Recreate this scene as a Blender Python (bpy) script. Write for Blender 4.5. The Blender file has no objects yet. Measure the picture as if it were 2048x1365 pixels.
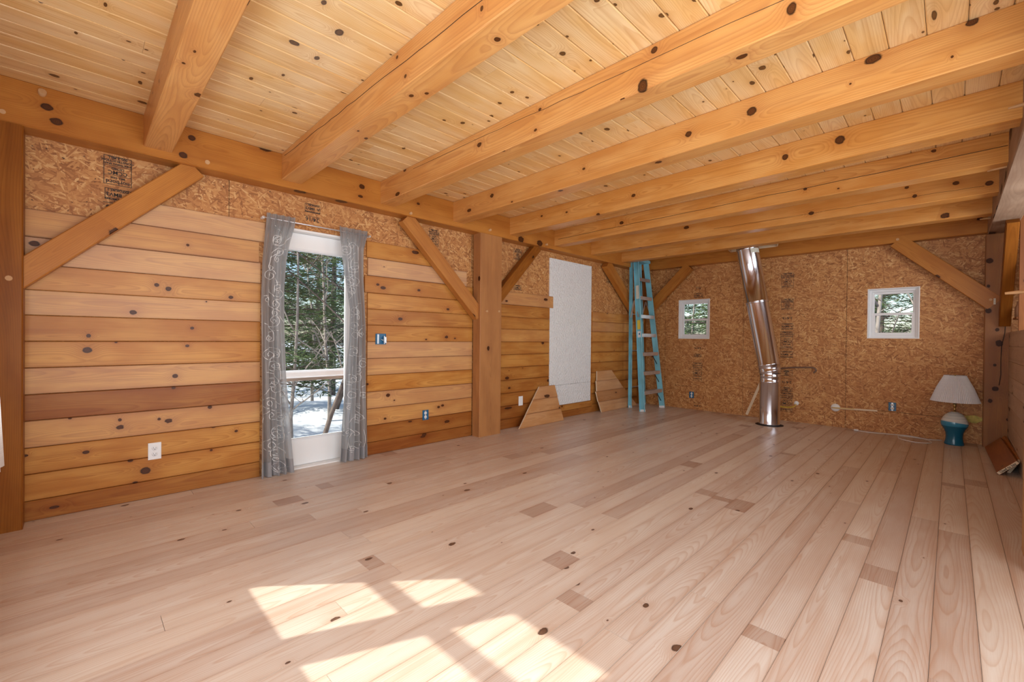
import bpy, math, random
from mathutils import Vector, Matrix
random.seed(7)
SC = bpy.context.scene
COL = SC.collection

# ------------------------------------------------------------------ camera
CAMP = Vector((3.92074, -0.19255, 1.14))
CR = Vector((0.7046502, 0.70949182, 0.00945816))
CU = Vector((-0.01150015, -0.00190832, 0.99993205))
CF = Vector((-0.70946166, 0.70471109, -0.00681456))
cd = bpy.data.cameras.new('camera')
cam = bpy.data.objects.new('camera', cd)
COL.objects.link(cam)
m = Matrix.Identity(4)
for i in range(3):
    m[i][0] = CR[i]; m[i][1] = CU[i]; m[i][2] = -CF[i]; m[i][3] = CAMP[i]
cam.matrix_world = m
cd.sensor_fit = 'HORIZONTAL'; cd.sensor_width = 36.0
cd.lens = 36.0 * 872.86 / 2048.0
cd.clip_start = 0.02; cd.clip_end = 300
SC.camera = cam

# ------------------------------------------------------------------ light
SC.view_settings.view_transform = 'Standard'
SC.view_settings.look = 'None'
SC.view_settings.gamma = 1.0
SC.view_settings.use_curve_mapping = False
SC.view_settings.exposure = 0.5
SC.cycles.use_denoising = True
SC.cycles.max_bounces = 10
SC.cycles.diffuse_bounces = 5
SC.cycles.glossy_bounces = 4
SC.cycles.transmission_bounces = 6
SC.cycles.transparent_max_bounces = 16
SC.cycles.sample_clamp_indirect = 6.0

world = bpy.data.worlds.new('winter_sky')
SC.world = world
world.use_nodes = True
wn = world.node_tree
sky = wn.nodes.new('ShaderNodeTexSky')
sky.sky_type = 'NISHITA'
sky.sun_disc = False
sky.sun_elevation = math.radians(37)
sky.sun_rotation = math.radians(200)
sky.altitude = 300
wn.nodes['Background'].inputs['Strength'].default_value = 0.16
wn.links.new(sky.outputs[0], wn.nodes['Background'].inputs['Color'])

def lamp(name, kind, loc, direction, power, color, size=None, size_y=None, angle=None):
    d = bpy.data.lights.new(name, kind)
    d.energy = power; d.color = color
    if kind == 'AREA':
        d.shape = 'RECTANGLE'; d.size = size; d.size_y = size_y
    if angle is not None: d.angle = angle
    o = bpy.data.objects.new(name, d); COL.objects.link(o)
    o.location = loc
    o.rotation_euler = Vector(direction).to_track_quat('-Z', 'Y').to_euler()
    return o
SUN = Vector((0.42, 1.0, -0.814))
lamp('sun', 'SUN', (0, -10, 8), SUN, 4.6, (1.0, 0.94, 0.82), angle=0.011)
# area lamps standing in for daylight; all but the first are added fill
lamp('south_window_daylight', 'AREA', (1.8, -0.62, 1.25), (0.0, 1, 0.08), 18, (0.90, 0.95, 1.0), 1.3, 1.0)
lamp('south_fill_light', 'AREA', (3.75, -0.62, 1.25), (-0.12, 1, 0.10), 28, (0.92, 0.96, 1.0), 1.0, 1.9)  # added fill lamp at a made-up opening
lamp('east_fill_light', 'AREA', (5.18, 1.0, 1.3), (-1, 0.45, 0.12), 58, (0.92, 0.96, 1.0), 2.6, 2.1)  # added fill lamp raising the ambient from the right

lamp('east_back_fill_light', 'AREA', (5.22, 4.9, 1.82), (-1, 0.02, -0.05), 30, (0.90, 0.95, 1.0), 1.9, 0.95)  # added fill lamp that brightens the back of the room

# ------------------------------------------------------------------ helpers
def tag(o, label=None, cat=None, group=None, kind=None):
    if label: o['label'] = label
    if cat: o['category'] = cat
    if group: o['group'] = group
    if kind: o['kind'] = kind
    return o

def empty(name, loc=(0, 0, 0)):
    o = bpy.data.objects.new(name, None); COL.objects.link(o)
    o.location = loc; o.empty_display_size = 0.1
    return o

def rnd_tint(b=None, g=None, spread=0.12):
    return (random.uniform(0.5 - spread, 0.5 + spread) if b is None else b,
            random.random() if g is None else g, random.random(), 1.0)

class MB:
    """collects shapes into one mesh with a grain-space uv (u along the grain, v across, in metres)"""
    def __init__(s):
        s.v = []; s.f = []; s.uv = []; s.t = []; s.sm = []
    def quad(s, pts, uvs=None, tint=(.5, .5, .5, 1), smooth=False):
        n = len(s.v); s.v += [tuple(p) for p in pts]
        s.f.append(tuple(range(n, n + len(pts))))
        if uvs is None:
            a = Vector(pts[0]); e = (Vector(pts[1]) - a)
            e = e.normalized() if e.length > 0 else Vector((1, 0, 0))
            nn = e.cross(Vector(pts[-1]) - a); w = nn.cross(e)
            w = w.normalized() if w.length > 0 else Vector((0, 0, 1))
            uvs = [((Vector(p) - a).dot(e), (Vector(p) - a).dot(w)) for p in pts]
        s.uv.append(uvs); s.t.append(tint); s.sm.append(smooth)
    def beam(s, p0, p1, w, h, side=None, ch=0.004, tint=None, voff=None):
        """box from p0 to p1, w wide along side, h thick, grain along its length, chamfered edges"""
        p0 = Vector(p0); p1 = Vector(p1); d = (p1 - p0); L = d.length; d.normalize()
        if side is None:
            side = d.cross(Vector((0, 0, 1)))
            if side.length < 1e-3: side = Vector((1, 0, 0))
        side = Vector(side); side = (side - d * side.dot(d)).normalized()
        up = side.cross(d).normalized()
        if tint is None: tint = rnd_tint()
        a, b = w / 2, h / 2; c = min(ch, a * .45, b * .45)
        ring = [(-a, -b + c), (-a + c, -b), (a - c, -b), (a, -b + c), (a, b - c), (a - c, b), (-a + c, b), (-a, b - c)]
        P = [[p0 + d * (L * k) + side * x + up * y for x, y in ring] for k in (0, 1)]
        u0 = tint[2] * 3.0
        cen = {0: (0, 0), 1: (0, -b), 2: (0, 0), 3: (a, 0), 4: (0, 0), 5: (0, b), 6: (0, 0), 7: (-a, 0)}
        for i in range(8):
            j = (i + 1) % 8
            (x0, y0), (x1, y1) = ring[i], ring[j]
            if i in (1, 5): va, vb = x0, x1
            elif i in (3, 7): va, vb = y0, y1
            elif i in (0, 2, 4, 6): va, vb = (x0, x1)
            off = {1: 0.0, 5: 0.9, 3: 1.7, 7: 2.6}.get(i, 0.0)
            s.quad([P[0][i], P[0][j], P[1][j], P[1][i]],
                   [(u0 + off, va), (u0 + off, vb), (u0 + off + L, vb), (u0 + off + L, va)], tint)
        s.quad([P[0][i] for i in range(7, -1, -1)], [(u0 + ring[i][1], ring[i][0]) for i in range(7, -1, -1)], tint)
        s.quad([P[1][i] for i in range(8)], [(u0 + ring[i][1], ring[i][0]) for i in range(8)], tint)
    def box(s, x0, x1, y0, y1, z0, z1, grain='y', ch=0.0, tint=None):
        c = Vector(((x0 + x1) / 2, (y0 + y1) / 2, (z0 + z1) / 2))
        d = {'x': Vector((x1 - x0, 0, 0)), 'y': Vector((0, y1 - y0, 0)), 'z': Vector((0, 0, z1 - z0))}[grain]
        if grain == 'x': side, w, h = (0, 1, 0), y1 - y0, z1 - z0
        elif grain == 'y': side, w, h = (0, 0, 1), z1 - z0, x1 - x0
        else: side, w, h = (0, 1, 0), y1 - y0, x1 - x0
        s.beam(c - d / 2, c + d / 2, w, h, side, max(ch, 0.0005), tint or (.5, .5, .5, 1))
    def lathe(s, prof, cx, cy, z0=0, n=48, tint=(.5, .5, .5, 1), M=None):
        rows = []
        for r, z in prof:
            row = []
            for i in range(n):
                a = 2 * math.pi * i / n
                p = Vector((cx + r * math.cos(a), cy + r * math.sin(a), z0 + z))
                if M is not None: p = M @ Vector((r * math.cos(a), r * math.sin(a), z))
                row.append(p)
            rows.append(row)
        for k in range(len(rows) - 1):
            for i in range(n):
                j = (i + 1) % n
                s.quad([rows[k][i], rows[k][j], rows[k + 1][j], rows[k + 1][i]],
                       [(i / n, k), ((i + 1) / n, k), ((i + 1) / n, k + 1), (i / n, k + 1)], tint, True)
    def tube(s, pts, r, n=8, tint=(.5, .5, .5, 1), r1=None):
        pts = [Vector(p) for p in pts]; rows = []
        ref = Vector((0.13, 0.21, 1)).normalized()
        for i, p in enumerate(pts):
            d = (pts[min(i + 1, len(pts) - 1)] - pts[max(i - 1, 0)]).normalized()
            a = d.cross(ref)
            if a.length < 1e-3: a = d.cross(Vector((1, 0, 0)))
            a.normalize(); b = d.cross(a)
            rr = r if r1 is None else r + (r1 - r) * i / (len(pts) - 1)
            rows.append([p + a * rr * math.cos(2 * math.pi * k / n) + b * rr * math.sin(2 * math.pi * k / n) for k in range(n)])
        L = 0
        for k in range(len(rows) - 1):
            L2 = L + (pts[k + 1] - pts[k]).length
            for i in range(n):
                j = (i + 1) % n
                s.quad([rows[k][i], rows[k][j], rows[k + 1][j], rows[k + 1][i]],
                       [(L, i * .01), (L, j * .01), (L2, j * .01), (L2, i * .01)], tint, True)
            L = L2
        s.quad(rows[0][::-1], None, tint); s.quad(rows[-1], None, tint)
    def grid(s, rows, uvs=None, tint=(.5, .5, .5, 1), smooth=True):
        for k in range(len(rows) - 1):
            for i in range(len(rows[k]) - 1):
                s.quad([rows[k][i], rows[k][i + 1], rows[k + 1][i + 1], rows[k + 1][i]],
                       [(uvs[k][i]), (uvs[k][i + 1]), (uvs[k + 1][i + 1]), (uvs[k + 1][i])] if uvs else None, tint, smooth)
    def build(s, name, mat, parent=None, weld=False):
        me = bpy.data.meshes.new(name)
        me.from_pydata(s.v, [], s.f)
        uvl = me.uv_layers.new(name='grain')
        k = 0; ud = []; td = []
        for f, u, t in zip(s.f, s.uv, s.t):
            for q in range(len(f)):
                ud += u[q]; td += t
        uvl.data.foreach_set('uv', ud)
        ca = me.color_attributes.new('tint', 'FLOAT_COLOR', 'CORNER')
        ca.data.foreach_set('color', td)
        me.polygons.foreach_set('use_smooth', s.sm)
        me.materials.append(mat)
        if weld or any(s.sm):
            import bmesh
            bm = bmesh.new(); bm.from_mesh(me)
            bmesh.ops.remove_doubles(bm, verts=bm.verts, dist=1e-5)
            bm.to_mesh(me); bm.free()
        me.update()
        o = bpy.data.objects.new(name, me); COL.objects.link(o)
        if parent is not None: o.parent = parent
        return o

def reorigin(o, loc):
    """move an Empty thing's origin without moving its children"""
    d = Vector(loc)
    o.location = d
    for c in o.children: c.location = Vector(c.location) - d

# ------------------------------------------------------------------ materials
class NT:
    def __init__(s, name):
        s.m = bpy.data.materials.new(name); s.m.use_nodes = True
        s.t = s.m.node_tree; s.n = s.t.nodes; s.b = s.n['Principled BSDF']; s.out = s.n['Material Output']
    def link(s, a, b): s.t.links.new(a, b)
    def _in(s, sock, v):
        if hasattr(v, 'is_linked') or isinstance(v, bpy.types.NodeSocket): s.link(v, sock)
        else: sock.default_value = v
    def math(s, op, a, b=0.0, c=None, clamp=False):
        n = s.n.new('ShaderNodeMath'); n.operation = op; n.use_clamp = clamp
        s._in(n.inputs[0], a); s._in(n.inputs[1], b)
        if c is not None: s._in(n.inputs[2], c)
        return n.outputs[0]
    def comb(s, x, y, z=0.0):
        n = s.n.new('ShaderNodeCombineXYZ'); s._in(n.inputs[0], x); s._in(n.inputs[1], y); s._in(n.inputs[2], z)
        return n.outputs[0]
    def sep(s, v):
        n = s.n.new('ShaderNodeSeparateXYZ'); s.link(v, n.inputs[0]); return n.outputs
    def noise(s, v, scale=1.0, detail=2.0, rough=0.5):
        n = s.n.new('ShaderNodeTexNoise'); n.inputs['Scale'].default_value = scale
        n.inputs['Detail'].default_value = detail; n.inputs['Roughness'].default_value = rough
        s.link(v, n.inputs['Vector']); return n.outputs['Fac']
    def vor(s, v, scale=1.0, rand=1.0):
        n = s.n.new('ShaderNodeTexVoronoi'); n.voronoi_dimensions = '2D'; n.inputs['Scale'].default_value = scale
        n.inputs['Randomness'].default_value = rand
        s.link(v, n.inputs['Vector']); return n.outputs['Distance'], n.outputs['Color']
    def ramp(s, v, lo, hi, a=0.0, b=1.0):
        n = s.n.new('ShaderNodeMapRange'); n.interpolation_type = 'SMOOTHSTEP'
        s._in(n.inputs[0], v)
        for i, x in zip((1, 2, 3, 4), (lo, hi, a, b)): s._in(n.inputs[i], x)
        return n.outputs[0]
    def mix(s, f, a, b, mode='MIX'):
        n = s.n.new('ShaderNodeMix'); n.data_type = 'RGBA'; n.blend_type = mode; n.clamp_factor = True
        s._in(n.inputs[0], f)
        for k, v in ((6, a), (7, b)):
            if isinstance(v, bpy.types.NodeSocket): s.link(v, n.inputs[k])
            else: n.inputs[k].default_value = (*v[:3], 1)
        return n.outputs[2]
    def bump(s, h, strength=0.2, dist=0.002):
        n = s.n.new('ShaderNodeBump'); n.inputs['Strength'].default_value = strength
        n.inputs['Distance'].default_value = dist
        s.link(h, n.inputs['Height']); s.link(n.outputs[0], s.b.inputs['Normal'])
    def grain(s):
        n = s.n.new('ShaderNodeUVMap'); n.uv_map = 'grain'; return n.outputs[0]
    def tint(s):
        n = s.n.new('ShaderNodeAttribute'); n.attribute_name = 'tint'; return n.outputs['Vector']

def plain(name, col, rough=0.5, metal=0.0, var=0.0, scale=20, bump=0.0):
    t = NT(name); t.b.inputs['Base Color'].default_value = (*col, 1)
    t.b.inputs['Roughness'].default_value = rough; t.b.inputs['Metallic'].default_value = metal
    if var > 0 or bump > 0:
        g = t.n.new('ShaderNodeTexCoord').outputs['Object']
        f = t.noise(g, scale, 3)
        if var > 0:
            c2 = tuple(max(0, c * (1 - var)) for c in col)
            t.link(t.mix(t.ramp(f, .3, .7), col, c2), t.b.inputs['Base Color'])
        if bump > 0: t.bump(f, bump, 0.004)
    return t.m

# where the larger knots sit in the timber: centre and half-size in metres
K_WALL = [(-0.0, 0.195, 1.488, 0.03, 0.016, 0.015),
    (0.0, 0.26, 1.466, 0.03, 0.019, 0.018),
    (0.0, 0.641, 1.434, 0.03, 0.018, 0.015),
    (0.0, 0.484, 1.39, 0.03, 0.007, 0.006),
    (0.0, 0.07, 1.29, 0.03, 0.022, 0.018),
    (0.0, -0.147, 1.129, 0.03, 0.013, 0.014),
    (0.0, 0.398, 1.19, 0.03, 0.014, 0.013),
    (0.0, 0.37, 1.061, 0.03, 0.014, 0.012),
    (0.0, -0.152, 1.036, 0.03, 0.027, 0.022),
    (0.0, 0.3, 0.845, 0.03, 0.019, 0.017),
    (0.0, 0.291, 0.761, 0.03, 0.013, 0.012),
    (0.0, 0.509, 0.599, 0.03, 0.016, 0.014),
    (0.0, 0.005, 0.566, 0.03, 0.011, 0.012),
    (0.0, 0.211, 0.546, 0.03, 0.011, 0.01),
    (0.0, -0.158, 0.378, 0.03, 0.019, 0.013),
    (0.0, 0.059, 0.282, 0.03, 0.018, 0.011),
    (-0.0, 0.138, 0.197, 0.03, 0.033, 0.027),
    (0.0, 0.084, 0.127, 0.03, 0.018, 0.01),
    (0.0, -0.297, 0.06, 0.03, 0.025, 0.01),
    (0.0, 0.519, 0.273, 0.03, 0.01, 0.009),
    (0.0, 0.681, 0.394, 0.03, 0.013, 0.011),
    (0.0, 0.37, 1.794, 0.03, 0.011, 0.011),
    (0.0, -0.384, 1.685, 0.03, 0.028, 0.019),
    (0.0, 2.28, 2.018, 0.03, 0.048, 0.02),
    (-0.0, 1.863, 1.646, 0.03, 0.019, 0.013),
    (0.0, 1.919, 1.619, 0.03, 0.033, 0.018),
    (0.0, 2.327, 1.63, 0.03, 0.022, 0.014),
    (0.0, 2.701, 1.451, 0.03, 0.022, 0.014),
    (0.0, 2.111, 1.322, 0.03, 0.029, 0.018),
    (0.0, 2.42, 1.116, 0.03, 0.014, 0.009),
    (0.0, 2.8, 1.13, 0.03, 0.015, 0.009),
    (-0.0, 1.981, 0.562, 0.03, 0.026, 0.02),
    (0.0, 1.951, 0.334, 0.03, 0.018, 0.012),
    (0.0, 2.638, 0.393, 0.03, 0.022, 0.014),
    (-0.0, 2.587, 0.381, 0.03, 0.022, 0.014),
    (0.0, 2.233, 0.269, 0.03, 0.026, 0.01),
    (0.0, 2.701, 0.21, 0.03, 0.04, 0.017),
    (0.0, 2.389, 0.09, 0.03, 0.036, 0.013),
    (0.0, 3.621, 0.637, 0.03, 0.039, 0.021),
    (0.0, 3.662, 0.508, 0.03, 0.026, 0.014),
    (-0.0, 3.649, 0.257, 0.03, 0.072, 0.016),
    (0.0, 3.599, 1.602, 0.03, 0.026, 0.014),
    (0.0, 4.345, 1.671, 0.03, 0.046, 0.02),
    (0.0, 4.432, 0.557, 0.03, 0.047, 0.023)]
K_GIRT = [(0.136, -0.328, 2.481, 0.03, 0.03, 0.022),
    (0.136, -0.289, 2.409, 0.03, 0.032, 0.024),
    (0.136, 0.371, 2.528, 0.03, 0.025, 0.022),
    (0.136, 0.322, 2.393, 0.03, 0.029, 0.024),
    (0.136, 1.629, 2.502, 0.03, 0.03, 0.024),
    (0.136, 1.617, 2.41, 0.03, 0.027, 0.014),
    (0.136, 2.223, 2.479, 0.03, 0.021, 0.014)]
K_POST = [(4.202, 6.82, 2.028, 0.031, 0.03, 0.034),
    (4.2, 6.82, 1.485, 0.028, 0.03, 0.031),
    (4.267, 6.82, 1.279, 0.019, 0.03, 0.022),
    (4.254, 6.82, 0.897, 0.015, 0.03, 0.017),
    (4.26, 6.82, 0.641, 0.027, 0.03, 0.029),
    (4.354, 6.82, 0.321, 0.016, 0.03, 0.018)]
K_BEAM = [(2.875, 1.812, 2.563, 0.02, 0.03, 0.018),
    (2.815, 1.812, 2.41, 0.031, 0.03, 0.041),
    (2.126, 1.812, 2.545, 0.014, 0.03, 0.01),
    (2.091, 1.812, 2.43, 0.015, 0.03, 0.01),
    (0.565, 1.812, 2.585, 0.026, 0.03, 0.012),
    (0.444, 1.812, 2.408, 0.042, 0.03, 0.019),
    (3.459, 1.812, 2.458, 0.02, 0.03, 0.028),
    (1.842, 2.66, 2.495, 0.017, 0.03, 0.011),
    (0.405, 2.66, 2.451, 0.037, 0.03, 0.019),
    (3.063, 2.66, 2.51, 0.031, 0.03, 0.03),
    (2.682, 2.66, 2.497, 0.024, 0.03, 0.022),
    (3.908, 2.66, 2.456, 0.006, 0.03, 0.007),
    (3.534, 2.66, 2.483, 0.006, 0.03, 0.006),
    (3.625, 2.66, 2.571, 0.041, 0.03, 0.025),
    (3.97, 2.66, 2.584, 0.024, 0.03, 0.02),
    (3.365, 3.512, 2.522, 0.032, 0.03, 0.033),
    (3.039, 3.512, 2.498, 0.023, 0.03, 0.025),
    (1.795, 3.512, 2.494, 0.024, 0.03, 0.017),
    (1.4, 3.512, 2.393, 0.025, 0.03, 0.015),
    (0.647, 3.512, 2.52, 0.018, 0.03, 0.011),
    (1.002, 3.512, 2.493, 0.017, 0.03, 0.01),
    (2.995, 4.357, 2.481, 0.016, 0.03, 0.014),
    (1.159, 4.357, 2.515, 0.031, 0.03, 0.021),
    (4.129, 5.206, 2.473, 0.028, 0.03, 0.023),
    (3.67, 5.206, 2.468, 0.018, 0.03, 0.019),
    (2.879, 5.206, 2.467, 0.028, 0.03, 0.021),
    (1.566, 5.206, 2.546, 0.039, 0.03, 0.022),
    (2.573, 0.957, 2.467, 0.011, 0.03, 0.013),
    (1.913, 0.957, 2.567, 0.012, 0.03, 0.01),
    (1.994, 0.957, 2.437, 0.013, 0.03, 0.011),
    (2.568, 1.048, 2.389, 0.017, 0.016, 0.03),
    (1.937, 1.026, 2.389, 0.017, 0.013, 0.03),
    (2.013, 1.07, 2.389, 0.014, 0.011, 0.03),
    (1.309, 1.09, 2.389, 0.018, 0.012, 0.03),
    (1.558, 0.168, 2.389, 0.014, 0.006, 0.03)]
K_CEIL = [(1.267, -0.111, 2.598, 0.019, 0.007, 0.03),
    (0.917, -0.204, 2.598, 0.015, 0.007, 0.03),
    (0.599, 0.057, 2.598, 0.024, 0.011, 0.03),
    (1.973, 0.565, 2.598, 0.019, 0.012, 0.03),
    (1.836, 0.691, 2.598, 0.031, 0.021, 0.03),
    (1.562, 0.691, 2.598, 0.022, 0.014, 0.03),
    (1.106, 0.499, 2.598, 0.02, 0.011, 0.03),
    (1.272, 0.616, 2.598, 0.016, 0.009, 0.03),
    (2.503, 1.561, 2.598, 0.017, 0.02, 0.03),
    (2.069, 1.628, 2.598, 0.014, 0.014, 0.03),
    (2.597, 1.477, 2.598, 0.009, 0.01, 0.03),
    (1.565, 1.655, 2.598, 0.02, 0.017, 0.03),
    (2.83, 1.387, 2.598, 0.014, 0.015, 0.03),
    (0.921, 1.587, 2.598, 0.019, 0.014, 0.03),
    (3.85, 2.511, 2.598, 0.01, 0.048, 0.03),
    (3.538, 2.558, 2.598, 0.009, 0.02, 0.03),
    (3.109, 2.511, 2.598, 0.014, 0.026, 0.03),
    (4.039, 2.592, 2.598, 0.01, 0.022, 0.03),
    (3.81, 2.622, 2.598, 0.006, 0.012, 0.03)]

def wood(name, light, dark, deep, freq=150.0, contrast=0.5, knot=0.35, ksize=0.03, rough=0.45,
         tint_amt=0.7, kx=2.6, ky=5.0, kcol=(0.028, 0.009, 0.004), halo=0.5, edge=0.0, bw=0.13, spec=0.3, spots=(), sharp=2.2):
    t = NT(name)
    uv = t.sep(t.grain()); u, v = uv[0], uv[1]
    tt = t.sep(t.tint()); tb, tg, ts = tt[0], tt[1], tt[2]
    su = t.math('MULTIPLY_ADD', ts, 57.0, u); sg = t.math('MULTIPLY', tg, 31.0)
    # knots
    kv = t.comb(t.math('MULTIPLY', su, kx), t.math('MULTIPLY_ADD', v, ky, sg))
    kd, kc = t.vor(kv)
    kcs = t.sep(kc)
    has = t.math('LESS_THAN', kcs[0], knot)
    kcol2 = tuple(a * .72 + b * .28 for a, b in zip(kcol, deep))
    rk = t.math('MULTIPLY', t.math('MULTIPLY_ADD', t.math('POWER', kcs[1], 2.0), 1.3, 0.35), ksize * ky)
    kn = t.math('DIVIDE', kd, rk)
    wob = t.noise(t.comb(t.math('MULTIPLY', su, 40.0), t.math('MULTIPLY', v, 60.0), sg), 1, 2)
    kn = t.math('ADD', kn, t.math('MULTIPLY_ADD', wob, 0.8, -0.4))
    kn = t.math('MULTIPLY_ADD', t.math('SUBTRACT', 1.0, has), 9.0, kn)
    if spots:
        oc = t.n.new('ShaderNodeTexCoord').outputs['Object']; best = None
        for (cx, cy, cz, rx, ry, rz) in spots:
            a = t.n.new('ShaderNodeVectorMath'); a.operation = 'MULTIPLY_ADD'; t.link(oc, a.inputs[0])
            a.inputs[1].default_value = (1.12 / rx, 1.12 / ry, 1.12 / rz); a.inputs[2].default_value = (-1.12 * cx / rx, -1.12 * cy / ry, -1.12 * cz / rz)
            b = t.n.new('ShaderNodeVectorMath'); b.operation = 'LENGTH'; t.link(a.outputs[0], b.inputs[0])
            best = b.outputs['Value'] if best is None else t.math('MINIMUM', best, b.outputs['Value'])
        kn = t.math('MINIMUM', kn, t.math('ADD', best, t.math('MULTIPLY_ADD', wob, 0.4, -0.2)))
    core = t.ramp(kn, 1.15, 0.78)
    rim = t.math('MULTIPLY', t.ramp(kn, 0.55, 0.85), t.ramp(kn, 1.15, 0.95))
    hal = t.math('EXPONENT', t.math('MULTIPLY', t.math('MULTIPLY', kn, kn), -0.16))
    # annual rings cut by the saw
    n1 = t.noise(t.comb(t.math('MULTIPLY', su, 0.55), t.math('MULTIPLY_ADD', v, 1.5, sg)), 1, 1)
    d = t.math('MULTIPLY_ADD', n1, 0.20, t.math('MULTIPLY_ADD', ts, 0.08, -0.09))
    v2 = t.math('ADD', v, t.math('MULTIPLY_ADD', tg, 0.10, -0.05))
    rr = t.math('SQRT', t.math('ADD', t.math('MULTIPLY', v2, v2), t.math('MULTIPLY', d, d)))
    n2 = t.noise(t.comb(t.math('MULTIPLY', su, 2.2), t.math('MULTIPLY_ADD', v, 14.0, sg)), 1, 2)
    rr = t.math('ADD', rr, t.math('MULTIPLY', n2, 0.008))
    rr = t.math('ADD', rr, t.math('MULTIPLY', hal, 0.034))
    ring = t.math('FRACT', t.math('MULTIPLY', rr, freq))
    ring = t.math('MULTIPLY', t.math('POWER', ring, sharp), t.ramp(ring, 1.0, 0.86))
    n3 = t.noise(t.comb(t.math('MULTIPLY', su, 2.2), t.math('MULTIPLY_ADD', v, 7.0, sg)), 1, 3)
    fine = t.noise(t.comb(t.math('MULTIPLY', su, 6.0), t.math('MULTIPLY_ADD', v, 260.0, sg)), 1, 2)
    c = t.mix(t.ramp(n3, 0.36, 0.64), light, dark)
    n4 = t.noise(t.comb(t.math('MULTIPLY', su, 0.9), t.math('MULTIPLY_ADD', v, 22.0, sg)), 1, 2)
    c = t.mix(t.math('MULTIPLY', t.ramp(n4, .48, .78), .38), c, deep)
    c = t.mix(t.math('MULTIPLY', ring, contrast), c, deep)
    c = t.mix(t.math('MULTIPLY', t.ramp(fine, .4, .75), 0.18), c, deep)
    c = t.mix(t.math('MULTIPLY', hal, halo), c, deep)
    if edge > 0:
        av = t.math('ABSOLUTE', v)
        c = t.mix(t.math('MULTIPLY', t.ramp(av, bw * .30, bw * .5), edge), c, deep)
        c = t.mix(t.math('MULTIPLY', t.ramp(av, bw * .465, bw * .495), .55), c, tuple(x * .7 for x in deep))
    # board to board difference, taken from the tint attribute
    low = t.math('MULTIPLY', t.math('SUBTRACT', 0.5, tb), 2.0, clamp=True)
    hi = t.math('MULTIPLY', t.math('SUBTRACT', tb, 0.5), 2.0, clamp=True)
    c = t.mix(t.math('MULTIPLY', low, tint_amt), c, deep, 'MULTIPLY')
    c = t.mix(t.math('MULTIPLY', hi, 0.45 * tint_amt), c, (1, .93, .78))
    kring = t.ramp(t.math('FRACT', t.math('MULTIPLY', kn, 3.4)), .25, .75)
    kc2 = t.mix(t.math('MAXIMUM', rim, t.math('MULTIPLY', kring, .5)), kcol2, kcol)
    c = t.mix(core, c, kc2)
    t.link(c, t.b.inputs['Base Color'])
    t.b.inputs['Roughness'].default_value = rough
    t.b.inputs['Specular IOR Level'].default_value = spec
    t.bump(t.math('ADD', t.math('MULTIPLY', ring, 0.3), fine), 0.12, 0.001)
    return t.m

def osb_mat(name, k=1.0):
    t = NT(name)
    uv = t.sep(t.grain()); u, v = uv[0], uv[1]
    w = t.noise(t.comb(u, v), 6, 2)
    best_h = None; best_c = None
    for i, (deg, off) in enumerate(((8, 0), (-14, 3.3), (52, 7.7), (101, 12.9), (145, 21.3))):
        a = math.radians(deg)
        x = t.math('ADD', t.math('MULTIPLY', u, math.cos(a)), t.math('MULTIPLY', v, math.sin(a)))
        y = t.math('SUBTRACT', t.math('MULTIPLY', v, math.cos(a)), t.math('MULTIPLY', u, math.sin(a)))
        y = t.math('MULTIPLY_ADD', w, 0.02, y)
        dd, cc = t.vor(t.comb(t.math('MULTIPLY_ADD', x, 15.0, off), t.math('MULTIPLY', y, 82.0)))
        cs = t.sep(cc)
        fib = t.noise(t.comb(t.math('MULTIPLY_ADD', x, 14.0, off), t.math('MULTIPLY', y, 420.0)), 1, 2)
        val = t.math('MULTIPLY_ADD', t.math('SUBTRACT', fib, 0.5), 0.9, cs[1])
        h = t.math('MULTIPLY_ADD', cs[0], 1.0, t.math('MULTIPLY', dd, -0.45))
        if best_h is None: best_h, best_c = h, val
        else:
            g = t.math('GREATER_THAN', h, best_h)
            mx = t.n.new('ShaderNodeMix'); mx.data_type = 'FLOAT'
            t.link(g, mx.inputs[0]); t.link(best_c, mx.inputs[2]); t.link(val, mx.inputs[3])
            best_c = mx.outputs[0]; best_h = t.math('MAXIMUM', h, best_h)
    cr = t.n.new('ShaderNodeValToRGB'); e = cr.color_ramp.elements
    cols = [(0.0, (0.27, 0.10, 0.028)), (0.22, (0.41, 0.165, 0.048)), (0.5, (0.52, 0.235, 0.072)),
            (0.8, (0.60, 0.30, 0.10)), (1.0, (0.73, 0.45, 0.19))]
    e[0].position = 0; e[0].color = (*cols[0][1], 1); e[1].position = 1; e[1].color = (*cols[-1][1], 1)
    for p, c in cols[1:-1]:
        q = e.new(p); q.color = (*c, 1)
    t.link(best_c, cr.inputs[0])
    big = t.noise(t.comb(u, v), 1.3, 2)
    c = t.mix(t.math('MULTIPLY', t.ramp(big, .3, .7), .25), cr.outputs[0], (.42, .17, .05))
    sp = t.noise(t.comb(u, v), 55, 1)
    c = t.mix(t.ramp(sp, .70, .76), c, (.07, .03, .015))
    if k != 1.0: c = t.mix(1.0, c, (k, k, k), 'MULTIPLY')
    t.link(c, t.b.inputs['Base Color']); t.b.inputs['Roughness'].default_value = 0.6
    t.bump(best_h, 0.35, 0.002)
    return t.m

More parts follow.
